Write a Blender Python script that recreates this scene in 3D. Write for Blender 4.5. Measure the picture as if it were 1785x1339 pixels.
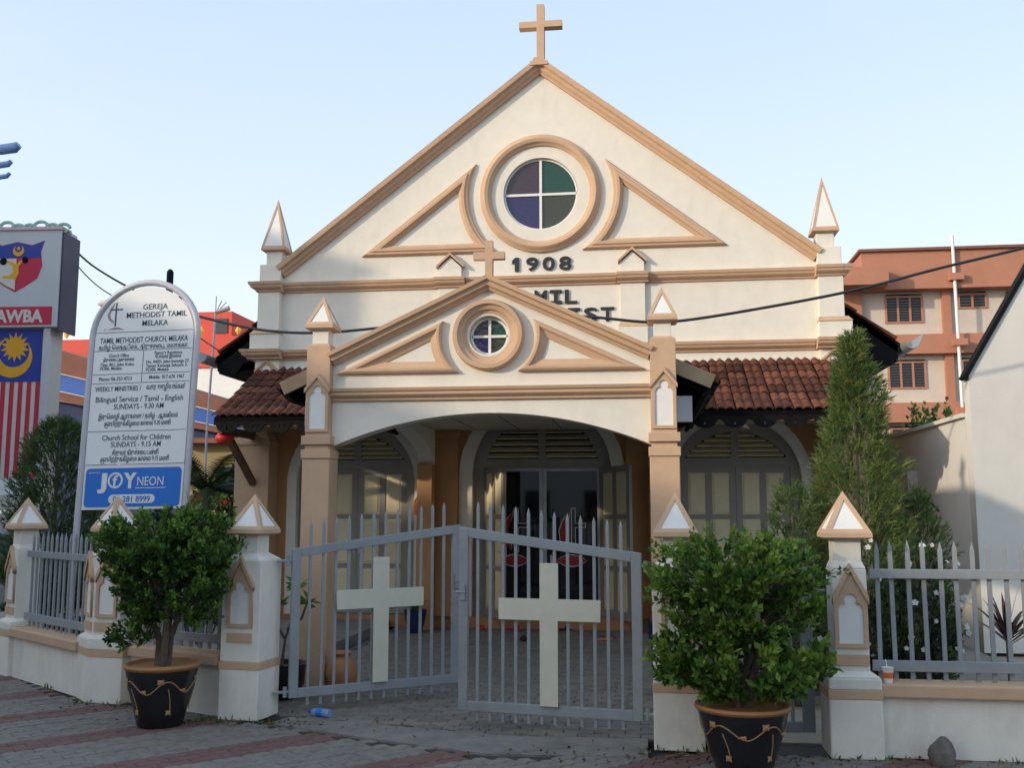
import bpy, bmesh, math, random
from mathutils import Vector, Matrix, Quaternion
R = math.radians
for o in list(bpy.data.objects): bpy.data.objects.remove(o)
scene = bpy.context.scene
C = scene.collection

# ------------------------------------------------------------------ camera
cd = bpy.data.cameras.new('camera'); cam = bpy.data.objects.new('camera', cd); C.objects.link(cam)
CAM = Vector((1.395, -13.9, 1.6)); YAW, PITCH, FPX, PW, PH = R(7.4), R(7.2), 1750.0, 1785.0, 1339.0
cam.location = CAM; cam.rotation_euler = (R(90) + PITCH, 0, YAW)
cd.sensor_width = 36; cd.lens = 36 * FPX / PW; cd.clip_start = .1; cd.clip_end = 6000
scene.camera = cam
# ------------------------------------------------------------------ sky, sun, exposure
SUN_AZ, SUN_EL = R(55), R(16.5)            # from the left of the facade normal, towards the viewer
to_sun = Vector((-math.sin(SUN_AZ) * math.cos(SUN_EL), -math.cos(SUN_AZ) * math.cos(SUN_EL), math.sin(SUN_EL)))
w = bpy.data.worlds.new('World'); scene.world = w; w.use_nodes = True
nt = w.node_tree; bg = nt.nodes['Background']; sky = nt.nodes.new('ShaderNodeTexSky')
sky.sky_type = 'NISHITA'; sky.sun_disc = False; sky.sun_elevation = SUN_EL
sky.sun_rotation = math.atan2(to_sun.x, to_sun.y)
sky.air_density = 1.0; sky.dust_density = 3.5; sky.ozone_density = 1.6; sky.altitude = 0
hz = nt.nodes.new('ShaderNodeMix'); hz.data_type = 'RGBA'; hz.inputs[0].default_value = .64       # even veil of haze over the whole sky
tcw = nt.nodes.new('ShaderNodeTexCoord'); sx = nt.nodes.new('ShaderNodeSeparateXYZ'); nt.links.new(tcw.outputs['Generated'], sx.inputs[0])
el = nt.nodes.new('ShaderNodeMapRange'); nt.links.new(sx.outputs[2], el.inputs[0]); el.inputs[1].default_value = 0; el.inputs[2].default_value = .55
hc = nt.nodes.new('ShaderNodeMix'); hc.data_type = 'RGBA'; nt.links.new(el.outputs[0], hc.inputs[0]); hc.inputs[6].default_value = (6.2, 6.45, 6.6, 1); hc.inputs[7].default_value = (3.7, 4.75, 6.2, 1)   # haze thins with elevation
cm = nt.nodes.new('ShaderNodeMapping'); cm.inputs['Scale'].default_value = (1.2, 1.2, 3.2); nt.links.new(tcw.outputs['Generated'], cm.inputs[0])
cn = nt.nodes.new('ShaderNodeTexNoise'); cn.inputs['Scale'].default_value = 1.6; cn.inputs['Detail'].default_value = 7; cn.inputs['Roughness'].default_value = .55; nt.links.new(cm.outputs[0], cn.inputs['Vector'])
cr_ = nt.nodes.new('ShaderNodeMapRange'); nt.links.new(cn.outputs[0], cr_.inputs[0]); cr_.inputs[1].default_value = .5; cr_.inputs[2].default_value = .8; cr_.inputs[4].default_value = .35
cl = nt.nodes.new('ShaderNodeMix'); cl.data_type = 'RGBA'; nt.links.new(cr_.outputs[0], cl.inputs[0]); nt.links.new(hc.outputs[2], cl.inputs[6]); cl.inputs[7].default_value = (6.3, 6.5, 6.7, 1); nt.links.new(cl.outputs[2], hz.inputs[7])
nt.links.new(sky.outputs[0], hz.inputs[6])
nt.links.new(hz.outputs[2], bg.inputs[0]); bg.inputs[1].default_value = .15
sl = bpy.data.lights.new('sun', 'SUN'); sl.energy = 2.0; sl.angle = R(1.2); sl.color = (1, .82, .61)
so = bpy.data.objects.new('sun', sl); C.objects.link(so); so.rotation_euler = to_sun.to_track_quat('Z', 'Y').to_euler()
so.location = (-20, -12, 15)
vs = scene.view_settings; vs.view_transform = 'Standard'; vs.look = 'None'; vs.gamma = 1; vs.use_curve_mapping = False; vs.exposure = .52

# ------------------------------------------------------------------ pixel helpers (a pixel gives a direction only)
_fw = Vector((-math.sin(YAW) * math.cos(PITCH), math.cos(YAW) * math.cos(PITCH), math.sin(PITCH)))
_rt = Vector((math.cos(YAW), math.sin(YAW), 0)); _up = _rt.cross(_fw)
def ray(px, py): return _fw + _rt * ((px - PW / 2) / FPX) - _up * ((py - PH / 2) / FPX)
def onY(px, py, Y): d = ray(px, py); return CAM + d * ((Y - CAM.y) / d.y)
def onZ(px, py, Z=0): d = ray(px, py); return CAM + d * ((Z - CAM.z) / d.z)

# ------------------------------------------------------------------ materials
def _nodes(name):
    m = bpy.data.materials.new(name); m.use_nodes = True
    return m, m.node_tree, m.node_tree.nodes['Principled BSDF']
def mat(name, col, rough=.7, var=.08, scale=6, bump=.0, bscale=60, stain=0, stain_col=None, metal=0, spec=.4, coat=0, rnd=0, streak=0):
    m, t, b = _nodes(name); N = t.nodes; L = t.links
    b.inputs['Roughness'].default_value = rough; b.inputs['Metallic'].default_value = metal
    b.inputs['Specular IOR Level'].default_value = spec; b.inputs['Coat Weight'].default_value = coat
    tc = N.new('ShaderNodeTexCoord'); co = tc.outputs['Object']
    geo = N.new('ShaderNodeNewGeometry'); co = geo.outputs['Position']
    n = N.new('ShaderNodeTexNoise'); n.inputs['Scale'].default_value = scale; n.inputs['Detail'].default_value = 6; n.inputs['Roughness'].default_value = .65
    L.new(co, n.inputs['Vector'])
    mr = N.new('ShaderNodeMapRange'); L.new(n.outputs[0], mr.inputs[0]); mr.inputs[1].default_value = .3; mr.inputs[2].default_value = .7
    mr.inputs[3].default_value = 1 - var; mr.inputs[4].default_value = 1 + var
    mul = N.new('ShaderNodeVectorMath'); mul.operation = 'SCALE'; mul.inputs[0].default_value = col[:3]; L.new(mr.outputs[0], mul.inputs['Scale'])
    out = mul.outputs[0]
    if rnd:
        oi = N.new('ShaderNodeObjectInfo'); r2 = N.new('ShaderNodeMapRange'); L.new(oi.outputs['Random'], r2.inputs[0]); r2.inputs[3].default_value = 1 - rnd; r2.inputs[4].default_value = 1 + rnd
        m3 = N.new('ShaderNodeVectorMath'); m3.operation = 'SCALE'; L.new(out, m3.inputs[0]); L.new(r2.outputs[0], m3.inputs['Scale']); out = m3.outputs[0]
    if stain:
        s = N.new('ShaderNodeTexNoise'); s.inputs['Scale'].default_value = 1.7; s.inputs['Detail'].default_value = 9; s.inputs['Roughness'].default_value = .72
        mp = N.new('ShaderNodeMapping'); mp.inputs['Scale'].default_value = (1, 1, .35 if streak else 1); mp.inputs['Location'].default_value = (3.1, 7.7, 1.3)
        L.new(co, mp.inputs[0]); L.new(mp.outputs[0], s.inputs['Vector'])
        if streak: s.inputs['Scale'].default_value = streak
        cr = N.new('ShaderNodeMapRange'); L.new(s.outputs[0], cr.inputs[0]); cr.inputs[1].default_value = .5; cr.inputs[2].default_value = .75; cr.inputs[3].default_value = 0; cr.inputs[4].default_value = stain
        mx = N.new('ShaderNodeMix'); mx.data_type = 'RGBA'; L.new(cr.outputs[0], mx.inputs[0]); L.new(out, mx.inputs[6]); mx.inputs[7].default_value = (*(stain_col or [c * .4 for c in col[:3]]), 1)
        out = mx.outputs[2]
    L.new(out, b.inputs['Base Color'])
    if bump:
        bn = N.new('ShaderNodeTexNoise'); bn.inputs['Scale'].default_value = bscale; bn.inputs['Detail'].default_value = 4; L.new(co, bn.inputs['Vector'])
        bp = N.new('ShaderNodeBump'); bp.inputs['Strength'].default_value = bump; bp.inputs['Distance'].default_value = .01; L.new(bn.outputs[0], bp.inputs['Height']); L.new(bp.outputs[0], b.inputs['Normal'])
    return m
def leaf_mat(name, cols, trans=.35, rough=.5):
    m, t, b = _nodes(name); N = t.nodes; L = t.links
    at = N.new('ShaderNodeAttribute'); at.attribute_name = 'tint'
    cr = N.new('ShaderNodeValToRGB'); L.new(at.outputs['Fac'], cr.inputs[0])
    e = cr.color_ramp.elements
    while len(e) < len(cols): e.new(.5)
    for i, c in enumerate(cols): e[i].position = i / (len(cols) - 1); e[i].color = (*c, 1)
    L.new(cr.outputs[0], b.inputs['Base Color']); b.inputs['Roughness'].default_value = rough; b.inputs['Specular IOR Level'].default_value = .35
    tr = N.new('ShaderNodeBsdfTranslucent'); L.new(cr.outputs[0], tr.inputs[0])
    mx = N.new('ShaderNodeMixShader'); mx.inputs[0].default_value = trans
    L.new(b.outputs[0], mx.inputs[1]); L.new(tr.outputs[0], mx.inputs[2]); L.new(mx.outputs[0], N['Material Output'].inputs[0])
    return m
M = {}
M['cream'] = mat('cream_plaster', (.74, .71, .63), .85, .045, 5, .16, 90, .30, (.50, .49, .43), streak=3)
M['pier'] = mat('white_plaster', (.75, .72, .64), .85, .05, 5, .15, 80, .42, (.38, .37, .33), streak=3)
M['tan'] = mat('tan_paint', (.55, .375, .245), .8, .07, 5, .1, 90, .14, (.36, .22, .12), streak=3)
M['brown'] = mat('brown_wall_paint', (.47, .25, .115), .8, .06, 4, .08, 80, .15, (.28, .14, .06), streak=2.5)
M['panel'] = mat('inset_panel_white', (.76, .76, .73), .8, .03, 6, .1, 90)
M['grey'] = mat('grey_metal_paint', (.265, .29, .305), .45, .07, 9, .03, 120, .45, (.15, .115, .085))
M['dgrey'] = mat('grey_joinery', (.30, .28, .25), .6, .06, 8, .05, 100)
M['leafpanel'] = mat('cream_door_panel', (.74, .66, .44), .6, .05, 8, .03, 90)
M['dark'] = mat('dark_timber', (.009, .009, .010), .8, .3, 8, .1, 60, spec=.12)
M['timber'] = mat('brown_timber', (.16, .09, .05), .7, .2, 9, .1, 60)
M['fascia'] = mat('weathered_board', (.36, .27, .17), .75, .12, 8, .1, 60)
M['black'] = mat('black_letter', (.02, .025, .03), .5, .1, 20)
M['white'] = mat('white_paint', (.75, .75, .73), .55, .04, 8)
M['crosswhite'] = mat('cream_cross_panel', (.60, .58, .47), .6, .05, 7, .03, 80, .12)
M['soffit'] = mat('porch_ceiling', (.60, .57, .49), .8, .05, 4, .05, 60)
M['concrete'] = mat('concrete', (.20, .19, .17), .9, .22, 4, .25, 70, .65, (.06, .06, .055))
M['tile'] = mat('clay_tile', (.115, .043, .026), .85, .45, 16, .3, 60, .95, (.025, .018, .015), rnd=.55, spec=.2)
M['paver'] = mat('grey_paver', (.18, .165, .145), .9, .2, 9, .25, 90, .35, (.07, .07, .068), rnd=.16)
M['paver_red'] = mat('red_paver', (.175, .10, .088), .9, .2, 9, .25, 90, .35, (.09, .05, .045), rnd=.16)
M['joint'] = mat('paver_joint', (.045, .043, .038), .95, .3, 12, .2, 80)
M['asphalt'] = mat('asphalt', (.06, .06, .062), .9, .2, 3, .3, 120)
M['yellow'] = mat('yellow_road_paint', (.65, .40, .06), .8, .15, 6)
M['pot'] = mat('black_glazed_pot', (.012, .012, .015), .25, .2, 6, .02, 60, spec=.5)
M['gold'] = mat('clay_ornament', (.38, .21, .09), .6, .15, 12)
M['rim'] = mat('pot_rim_clay', (.36, .17, .065), .6, .15, 9, .05)
M['soil'] = mat('soil', (.055, .038, .026), .95, .4, 30, .5, 60)
M['bark'] = mat('bark', (.11, .085, .065), .9, .35, 18, .6, 40)
M['steel'] = mat('sign_frame_steel', (.52, .53, .57), .35, .05, 6, .02, 60, metal=.15)
M['rock'] = mat('rock', (.16, .15, .14), .9, .3, 9, .5, 25, .5, (.07, .07, .05))
M['terra'] = mat('terracotta', (.42, .20, .09), .8, .12, 8, .1)
M['orange'] = mat('orange_render', (.42, .195, .125), .8, .07, 2, .1, 40, .25, (.36, .13, .07), streak=.8)
M['rendergrey'] = mat('apartment_wall', (.56, .50, .44), .85, .06, 1.5, .1, 40, .3, (.40, .34, .29), streak=.8)
M['neigh'] = mat('white_gable_wall', (.64, .63, .59), .85, .05, 2, .1, 60, .25, (.42, .42, .39), streak=1.5)
M['redwall'] = mat('red_wall', (.62, .085, .06), .7, .06, 1)
M['roofbrown'] = mat('brown_roof', (.20, .085, .06), .8, .15, 2)
M['blue'] = mat('blue_paint', (.02, .10, .42), .6, .08, 3)
M['navy'] = mat('sign_blue', (.02, .17, .62), .45, .04, 6)
M['flagblue'] = mat('flag_blue', (.02, .045, .30), .5, .05, 6)
M['flagred'] = mat('flag_red', (.50, .02, .06), .5, .05, 6)
M['flagwhite'] = mat('flag_white', (.60, .58, .52), .5, .05, 6)
M['flagyellow'] = mat('flag_yellow', (.72, .36, .02), .5, .05, 6)
M['signface'] = mat('sign_face', (.80, .82, .83), .4, .02, 5)
M['signtext'] = mat('sign_text', (.04, .085, .13), .5, .05, 20)
M['mauve'] = mat('emblem_mauve', (.36, .27, .30), .5, .05, 20)
M['red'] = mat('red_plastic', (.55, .03, .03), .4, .1, 8)
M['emblemred'] = mat('emblem_red', (.42, .03, .035), .5, .05, 9)
M['bluepot'] = mat('blue_glazed_pot', (.02, .03, .09), .25, .2, 8)
M['carpaint'] = mat('blue_grey_car_paint', (.10, .15, .22), .25, .03, 3, coat=.6, metal=.3)
M['tyre'] = mat('tyre', (.02, .02, .02), .85, .1, 20)
M['mint'] = mat('mint_trim', (.30, .52, .44), .6, .08, 12)
M['pink'] = mat('pink_trim', (.62, .42, .47), .6, .08, 9)
def glass_mat(name, col, rough=.06, alpha=0):
    m, t, b = _nodes(name)
    if rough == .12:
        n = t.nodes.new('ShaderNodeTexNoise'); n.inputs['Scale'].default_value = 22; g_ = t.nodes.new('ShaderNodeNewGeometry'); t.links.new(g_.outputs['Position'], n.inputs['Vector']); bp = t.nodes.new('ShaderNodeBump'); bp.inputs['Strength'].default_value = .5; bp.inputs['Distance'].default_value = .01; t.links.new(n.outputs[0], bp.inputs['Height']); t.links.new(bp.outputs[0], b.inputs['Normal'])
    b.inputs['Base Color'].default_value = (*col, 1); b.inputs['Roughness'].default_value = rough
    b.inputs['Specular IOR Level'].default_value = .6
    return m
M['g_purple'] = glass_mat('purple_glass', (.045, .028, .040), .12); M['g_green'] = glass_mat('green_glass', (.006, .055, .032), .12)
M['g_blue'] = glass_mat('blue_glass', (.022, .02, .095), .12); M['g_olive'] = glass_mat('olive_glass', (.04, .045, .025), .12)
M['g_dark'] = glass_mat('dark_door_glass', (.006, .007, .009), .03); M['g_win'] = glass_mat('window_glass', (.035, .037, .045), .15)
def bottle_mat():
    m, t, b = _nodes('clear_blue_plastic'); b.inputs['Base Color'].default_value = (.45, .6, .9, 1); b.inputs['Roughness'].default_value = .12; b.inputs['Transmission Weight'].default_value = .6
    return m
M['bottle'] = bottle_mat()
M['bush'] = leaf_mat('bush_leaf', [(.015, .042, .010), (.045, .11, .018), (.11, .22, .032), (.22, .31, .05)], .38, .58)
M['conifer'] = leaf_mat('conifer_spray', [(.045, .085, .035), (.105, .17, .055), (.18, .245, .07), (.27, .29, .09)], .45, .7)
M['darkleaf'] = leaf_mat('dark_leaf', [(.015, .03, .012), (.03, .06, .02), (.06, .10, .03)], .3, .55)
M['palm'] = leaf_mat('palm_leaf', [(.02, .04, .015), (.05, .09, .03), (.30, .20, .04)], .3, .55)
M['purpleleaf'] = leaf_mat('purple_leaf', [(.02, .008, .012), (.06, .02, .025), (.10, .05, .03)], .2, .45)
M['paleleaf'] = leaf_mat('variegated_leaf', [(.05, .12, .03), (.14, .24, .05), (.35, .38, .10)], .3, .45)
M['petal'] = leaf_mat('white_petal', [(.7, .7, .66), (.8, .8, .76)], .25, .6)
M['redpetal'] = leaf_mat('red_petal', [(.5, .03, .03), (.6, .06, .05)], .25, .6)

# ------------------------------------------------------------------ mesh helpers
class MB:
    def __init__(s): s.v = []; s.f = []; s.t = []
    def add(s, vs, fs, tint=0):
        k = len(s.v); s.v += [tuple(p) for p in vs]; s.f += [tuple(i + k for i in f) for f in fs]; s.t += [tint] * len(vs); return s
    def box(s, x0, x1, y0, y1, z0, z1, M4=None):
        vs = [Vector((x, y, z)) for z in (z0, z1) for y in (y0, y1) for x in (x0, x1)]
        if M4: vs = [M4 @ p for p in vs]
        return s.add(vs, [(0, 2, 3, 1), (4, 5, 7, 6), (0, 1, 5, 4), (2, 6, 7, 3), (0, 4, 6, 2), (1, 3, 7, 5)])
    def frus(s, cx, cy, z0, z1, a0, b0, a1, b1):      # rectangular frustum, half sizes
        vs = [(cx + sx * a, cy + sy * b, z) for z, a, b in ((z0, a0, b0), (z1, a1, b1)) for sx, sy in ((-1, -1), (1, -1), (1, 1), (-1, 1))]
        return s.add(vs, [(3, 2, 1, 0), (4, 5, 6, 7)] + [(i, (i + 1) % 4, 4 + (i + 1) % 4, 4 + i) for i in range(4)])
    def prism(s, poly, z0, z1, M4=None):              # polygon in xy
        n = len(poly); vs = [Vector((x, y, z)) for z in (z0, z1) for x, y in poly]
        if M4: vs = [M4 @ p for p in vs]
        return s.add(vs, [tuple(range(n - 1, -1, -1)), tuple(range(n, 2 * n))] + [(i, (i + 1) % n, n + (i + 1) % n, n + i) for i in range(n)])
    def tube(s, pts, r, n=8, caps=True):
        pts = [Vector(p) for p in pts]; rs = r if isinstance(r, (list, tuple)) else [r] * len(pts)
        k0 = len(s.v); up = None; rings = []
        for i, p in enumerate(pts):
            d = (pts[min(i + 1, len(pts) - 1)] - pts[max(i - 1, 0)]).normalized()
            if up is None: up = d.orthogonal().normalized()
            up = (up - d * up.dot(d)); up = up.normalized() if up.length > 1e-6 else d.orthogonal().normalized()
            sd = d.cross(up)
            rings.append([p + (up * math.cos(2 * math.pi * j / n) + sd * math.sin(2 * math.pi * j / n)) * rs[i] for j in range(n)])
        vs = [q for rg in rings for q in rg]; fs = []
        for i in range(len(pts) - 1):
            for j in range(n): fs.append((i * n + j, i * n + (j + 1) % n, (i + 1) * n + (j + 1) % n, (i + 1) * n + j))
        if caps: fs += [tuple(range(n - 1, -1, -1)), tuple((len(pts) - 1) * n + j for j in range(n))]
        return s.add(vs, fs)
    def lathe(s, prof, cx=0, cy=0, n=32, M4=None):
        vs = [Vector((cx + r * math.cos(2 * math.pi * j / n), cy + r * math.sin(2 * math.pi * j / n), z)) for r, z in prof for j in range(n)]
        if M4: vs = [M4 @ p for p in vs]
        fs = [(i * n + j, i * n + (j + 1) % n, (i + 1) * n + (j + 1) % n, (i + 1) * n + j) for i in range(len(prof) - 1) for j in range(n)]
        fs += [tuple(range(n - 1, -1, -1)), tuple((len(prof) - 1) * n + j for j in range(n))]
        return s.add(vs, fs)
    def sweep(s, path, prof, y=0, closed=False):      # path in xz, prof [(along left normal of path, protrusion to -y)]
        P = [Vector((p[0], p[1])) for p in path]; n = len(P); m = len(prof); vs = []
        for i in range(n):
            a = P[(i - 1) % n] if (closed or i > 0) else None; b = P[(i + 1) % n] if (closed or i < n - 1) else None
            d0 = (P[i] - a).normalized() if a is not None else None; d1 = (b - P[i]).normalized() if b is not None else None
            if d0 is None: d0 = d1
            if d1 is None: d1 = d0
            n0 = Vector((-d0.y, d0.x)); n1 = Vector((-d1.y, d1.x)); nn = (n0 + n1).normalized(); k = 1 / max(.3, nn.dot(n0))
            for a_, b_ in prof: q = P[i] + nn * (a_ * k); vs.append((q.x, y - b_, q.y))
        fs = []
        for i in range(n if closed else n - 1):
            i2 = (i + 1) % n
            for j in range(m): j2 = (j + 1) % m; fs.append((i * m + j, i2 * m + j, i2 * m + j2, i * m + j2))
        if not closed: fs += [tuple(range(m)), tuple((n - 1) * m + j for j in range(m - 1, -1, -1))]
        return s.add(vs, fs)
    def build(s, name, mt, parent=None, smooth=False, bevel=0, mw=None):
        me = bpy.data.meshes.new(name); me.from_pydata(s.v, [], s.f); me.validate()
        if any(s.t):
            a = me.attributes.new('tint', 'FLOAT', 'POINT'); a.data.foreach_set('value', s.t)
        bm = bmesh.new(); bm.from_mesh(me); bmesh.ops.recalc_face_normals(bm, faces=bm.faces); bm.to_mesh(me); bm.free()
        return mk(name, me, mt, parent, smooth, bevel, mw)
def mk(name, me, mt, parent=None, smooth=False, bevel=0, mw=None):
    o = bpy.data.objects.new(name, me); C.objects.link(o)
    if mt is not None and not me.materials: me.materials.append(M[mt] if isinstance(mt, str) else mt)
    if parent is not None: o.parent = parent
    if mw is not None: o.matrix_local = mw
    if smooth:
        me.polygons.foreach_set('use_smooth', [True] * len(me.polygons))
        if smooth != 'all': me.set_sharp_from_angle(angle=R(smooth if smooth is not True else 40))
    if bevel:
        md = o.modifiers.new('bevel', 'BEVEL'); md.width = bevel; md.segments = 2; md.limit_method = 'ANGLE'; md.angle_limit = R(40)
    return o
def curve_mesh(loops, half, bevel=0):                 # filled 2D outline (first loop outer, others holes), local xy, thickness +-half in z
    cu = bpy.data.curves.new('c', 'CURVE'); cu.dimensions = '2D'; cu.fill_mode = 'BOTH'; cu.extrude = max(half - bevel, 0); cu.bevel_depth = bevel; cu.bevel_resolution = 0
    for lp in loops:
        sp = cu.splines.new('POLY'); sp.points.add(len(lp) - 1); sp.use_cyclic_u = True
        for q, p in zip(sp.points, lp): q.co = (p[0], p[1], 0, 1)
    o = bpy.data.objects.new('c', cu); C.objects.link(o)
    dg = bpy.context.evaluated_depsgraph_get(); me = bpy.data.meshes.new_from_object(o.evaluated_get(dg))
    bpy.data.objects.remove(o); bpy.data.curves.remove(cu); me.materials.clear()
    return me
XZ = Matrix(((1, 0, 0, 0), (0, 0, -1, 0), (0, 1, 0, 0), (0, 0, 0, 1)))     # local xy -> world xz, local +z -> -y (towards viewer)
def shape(name, loops, y0, y1, mt, parent=None, bevel=0, frame=None):      # outline in xz between y0 (back) and y1 (front, smaller)
    me = curve_mesh(loops, abs(y0 - y1) / 2, bevel); me.name = name
    me.transform(Matrix.Translation((0, (y0 + y1) / 2, 0)) @ XZ)
    if frame is not None: me.transform(frame)
    return mk(name, me, mt, parent)
def text_mesh(body, size, sx=1, bold=0, align='CENTER', ext=.002):
    cu = bpy.data.curves.new('t', 'FONT'); cu.body = body; cu.size = size; cu.align_x = align; cu.extrude = ext; cu.offset = bold; cu.resolution_u = 3
    o = bpy.data.objects.new('t', cu); C.objects.link(o); dg = bpy.context.evaluated_depsgraph_get()
    me = bpy.data.meshes.new_from_object(o.evaluated_get(dg)); bpy.data.objects.remove(o); bpy.data.curves.remove(cu); me.materials.clear()
    if sx != 1: me.transform(Matrix.Diagonal((sx, 1, 1, 1)))
    return me
def arc(cx, cz, r, a0, a1, n=24): return [(cx + r * math.cos(R(a0 + (a1 - a0) * i / n)), cz + r * math.sin(R(a0 + (a1 - a0) * i / n))) for i in range(n + 1)]
def circ(cx, cz, r, n=64): return arc(cx, cz, r, 0, 360, n)[:-1]
def thing(name, label, cat, loc=(0, 0, 0), rz=0, group=None):
    o = bpy.data.objects.new(name, None); C.objects.link(o); o.location = loc; o.rotation_euler = (0, 0, rz); o.empty_display_size = .2
    return tag(o, label, cat, group)
def tag(o, label=None, cat=None, group=None, kind=None):
    if label: o['label'] = label
    if cat: o['category'] = cat
    if group: o['group'] = group
    if kind: o['kind'] = kind
    return o
def copy_tree(o, parent=None):
    c = o.copy(); C.objects.link(c)
    if parent is not None: c.parent = parent
    for ch in o.children: copy_tree(ch, c)
    return c
rnd = random.Random(7)
# ================================================================== setting: ground
g = MB(); g.box(-400, 400, -300, 900, -1.0, -.06); tag(g.build('street', 'asphalt'), kind='structure')
# ================================================================== church
church = thing('church', 'small cream church with tan mouldings, gable cross and arched porch', 'church')
def part(mb, name, mt, parent=None, **k): return mb.build(name, mt, parent or church, **k)
CORN = lambda e: [(0, -.02), (0, .025 + e), (.02, .03 + e), (.03, .05 + e), (.055, .085 + e), (.085, .095 + e), (.095, .11 + e), (.135, .12 + e), (.135, -.02)]
RAKE = [(0, -.25), (0, .045), (.03, .06), (.05, .095), (.09, .105), (.105, .15), (.17, .16), (.17, -.25)]
# --- main gable wall, with round opening
WZ = 6.125
shape('gable_wall', [[(-3.97, 3.64), (3.97, 3.64), (3.97, 4.93), (3.86, 4.95), (0, 7.94), (-3.86, 4.95), (-3.97, 4.93)], circ(0, WZ, .535)], .28, 0, 'cream', church)
m = MB(); m.sweep([(3.765, 5.005), (0, 7.915), (-3.765, 5.005)], [(-a, b) for a, b in RAKE]); part(m, 'rake_moulding', 'tan')
m = MB(); m.sweep([(-3.80, 4.768), (-1.52, 4.768)], CORN(0)); m.sweep([(-1.065, 4.768), (1.065, 4.768)], CORN(0)); m.sweep([(1.52, 4.768), (3.80, 4.768)], CORN(0))
part(m, 'upper_cornice', 'tan')
m = MB(); m.sweep([(-3.74, 3.772), (3.74, 3.772)], CORN(0)); part(m, 'lower_cornice', 'tan')
for s in (-1, 1):       # corner pilasters with their pinnacles
    px0 = lambda a, b: (min(s * a, s * b), max(s * a, s * b))
    m = MB(); x0, x1 = px0(3.80, 4.13); m.box(x0, x1, -.13, .28, 4.20, 4.77); x0, x1 = px0(3.78, 4.22); m.box(x0, x1, -.17, .28, 3.905, 4.14)
    x0, x1 = px0(3.79, 4.15); m.box(x0, x1, -.11, .27, 3.3, 3.775); pl = part(m, 'pilaster', 'cream', bevel=.006)
    m = MB(); m.frus(s * 4.0, .05, 4.14, 4.205, .225, .235, .175, .19); part(m, 'band', 'tan', pl)
    for zz in (4.768, 3.772):
        m = MB(); xa, xb = (3.765, 4.13) if zz > 4 else (3.75, 4.22)
        pth = [(s * xa, zz), (s * xb, zz)] if s > 0 else [(-xb, zz), (-xa, zz)]
        e = .13 if zz > 4 else .155
        m.sweep([(p[0] + (.0), p[1]) for p in pth], CORN(e))
        # return of the cornice on the outer side
        prof = CORN(e); vs = []
        for a, b in prof: vs += [(s * (xb + max(b - e, 0)), -b, zz + a), (s * (xb + max(b - e, 0)), .28, zz + a)]
        n = len(prof); m.add(vs, [(2 * i, 2 * i + 1, 2 * ((i + 1) % n) + 1, 2 * ((i + 1) % n)) for i in range(n)] + [tuple(2 * i for i in range(n)), tuple(2 * i + 1 for i in range(n))])
        vs = []
        for a, b in prof: vs += [(s * (xb - .01), -b, zz + a), (s * (xb + max(b - e, 0)), -b, zz + a)]
        m.add(vs, [(2 * i, 2 * i + 1, 2 * ((i + 1) % n) + 1, 2 * ((i + 1) % n)) for i in range(n)])
        part(m, 'cornice_block', 'tan', pl)
    m = MB(); m.box(*px0(3.80, 4.12), -.12, .2, 4.90, 5.18); m.box(*px0(3.805, 4.04), -.075, .155, 5.18, 5.385)
    pn = part(m, 'pinnacle', 'cream', bevel=.008)
    def spire(cx, cy, z0, z1, h, tip, parent, fr='tan', pa='panel', lip=.04, bw=.028):
        m = MB(); m.frus(cx, cy, z0, z0 + lip * .3, h * .86, h * .86, h, h); m.frus(cx, cy, z0 + lip * .3, z1, h, h, h * .985, h * .985)
        tipv = Vector((cx, cy, tip)); cs = [Vector((cx + a * h * .985, cy + b * h * .985, z1)) for a, b in ((-1, -1), (1, -1), (1, 1), (-1, 1))]
        pm = MB()
        for i in range(4):
            a, b = cs[i], cs[(i + 1) % 4]; cen = (a + b + tipv) / 3; nn = (b - a).cross(tipv - a).normalized()
            # inset by edge distance
            def off(p, q, r_):  # offset line pq inward
                d = (q - p).normalized(); inn = nn.cross(d); return p + inn * bw, d
            L = [off(a, b, tipv), off(b, tipv, a), off(tipv, a, b)]
            def isect(l1, l2):
                p, d = l1; q, e = l2; w_ = q - p; k = w_.cross(e).dot(d.cross(e)) / d.cross(e).length_squared; return p + d * k
            ia, ib, it = isect(L[2], L[0]), isect(L[0], L[1]), isect(L[1], L[2])
            dn = nn * -.012
            m.add([a, b, tipv, ia, ib, it, ia + dn, ib + dn, it + dn], [(0, 1, 4, 3), (1, 2, 5, 4), (2, 0, 3, 5), (3, 4, 7, 6), (4, 5, 8, 7), (5, 3, 6, 8)])
            pm.add([ia + dn * .7, ib + dn * .7, it + dn * .7], [(0, 1, 2)])
        o = m.build('spire', fr, parent); pm.build('spire_panel', pa, o); return o
    sp = spire(s * 3.925, .04, 5.385, 5.43, .18, 6.215, church)
    # lower gablet on the pilaster foot
    def niche(cx, yf, z0, zs, za, hw, parent, mt='tan', ft=.018, pt='panel', frame=None, band=None, ext=.014):
        """raised pointed panel with a trefoil-headed white niche, facing -y at plane yf"""
        ins = .028 if hw < .13 else .04
        w_ = hw - ins; zb = z0 + ins; zk = zs - .018; r_ = w_ * .52
        hole = [(cx - w_, zb), (cx + w_, zb), (cx + w_, zk - .03), (cx + w_ * .80, zk + .0), (cx + r_ * 1.05, zk + .008)] + arc(cx, zk + r_ * .75, r_, -35, 215, 12) + [(cx - r_ * 1.05, zk + .008), (cx - w_ * .80, zk), (cx - w_, zk - .03)]
        fr = shape('niche_frame', [[(cx - hw, z0), (cx + hw, z0), (cx + hw, zs), (cx, za), (cx - hw, zs)], hole], yf, yf - ft, mt, parent, 0, frame)
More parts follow.
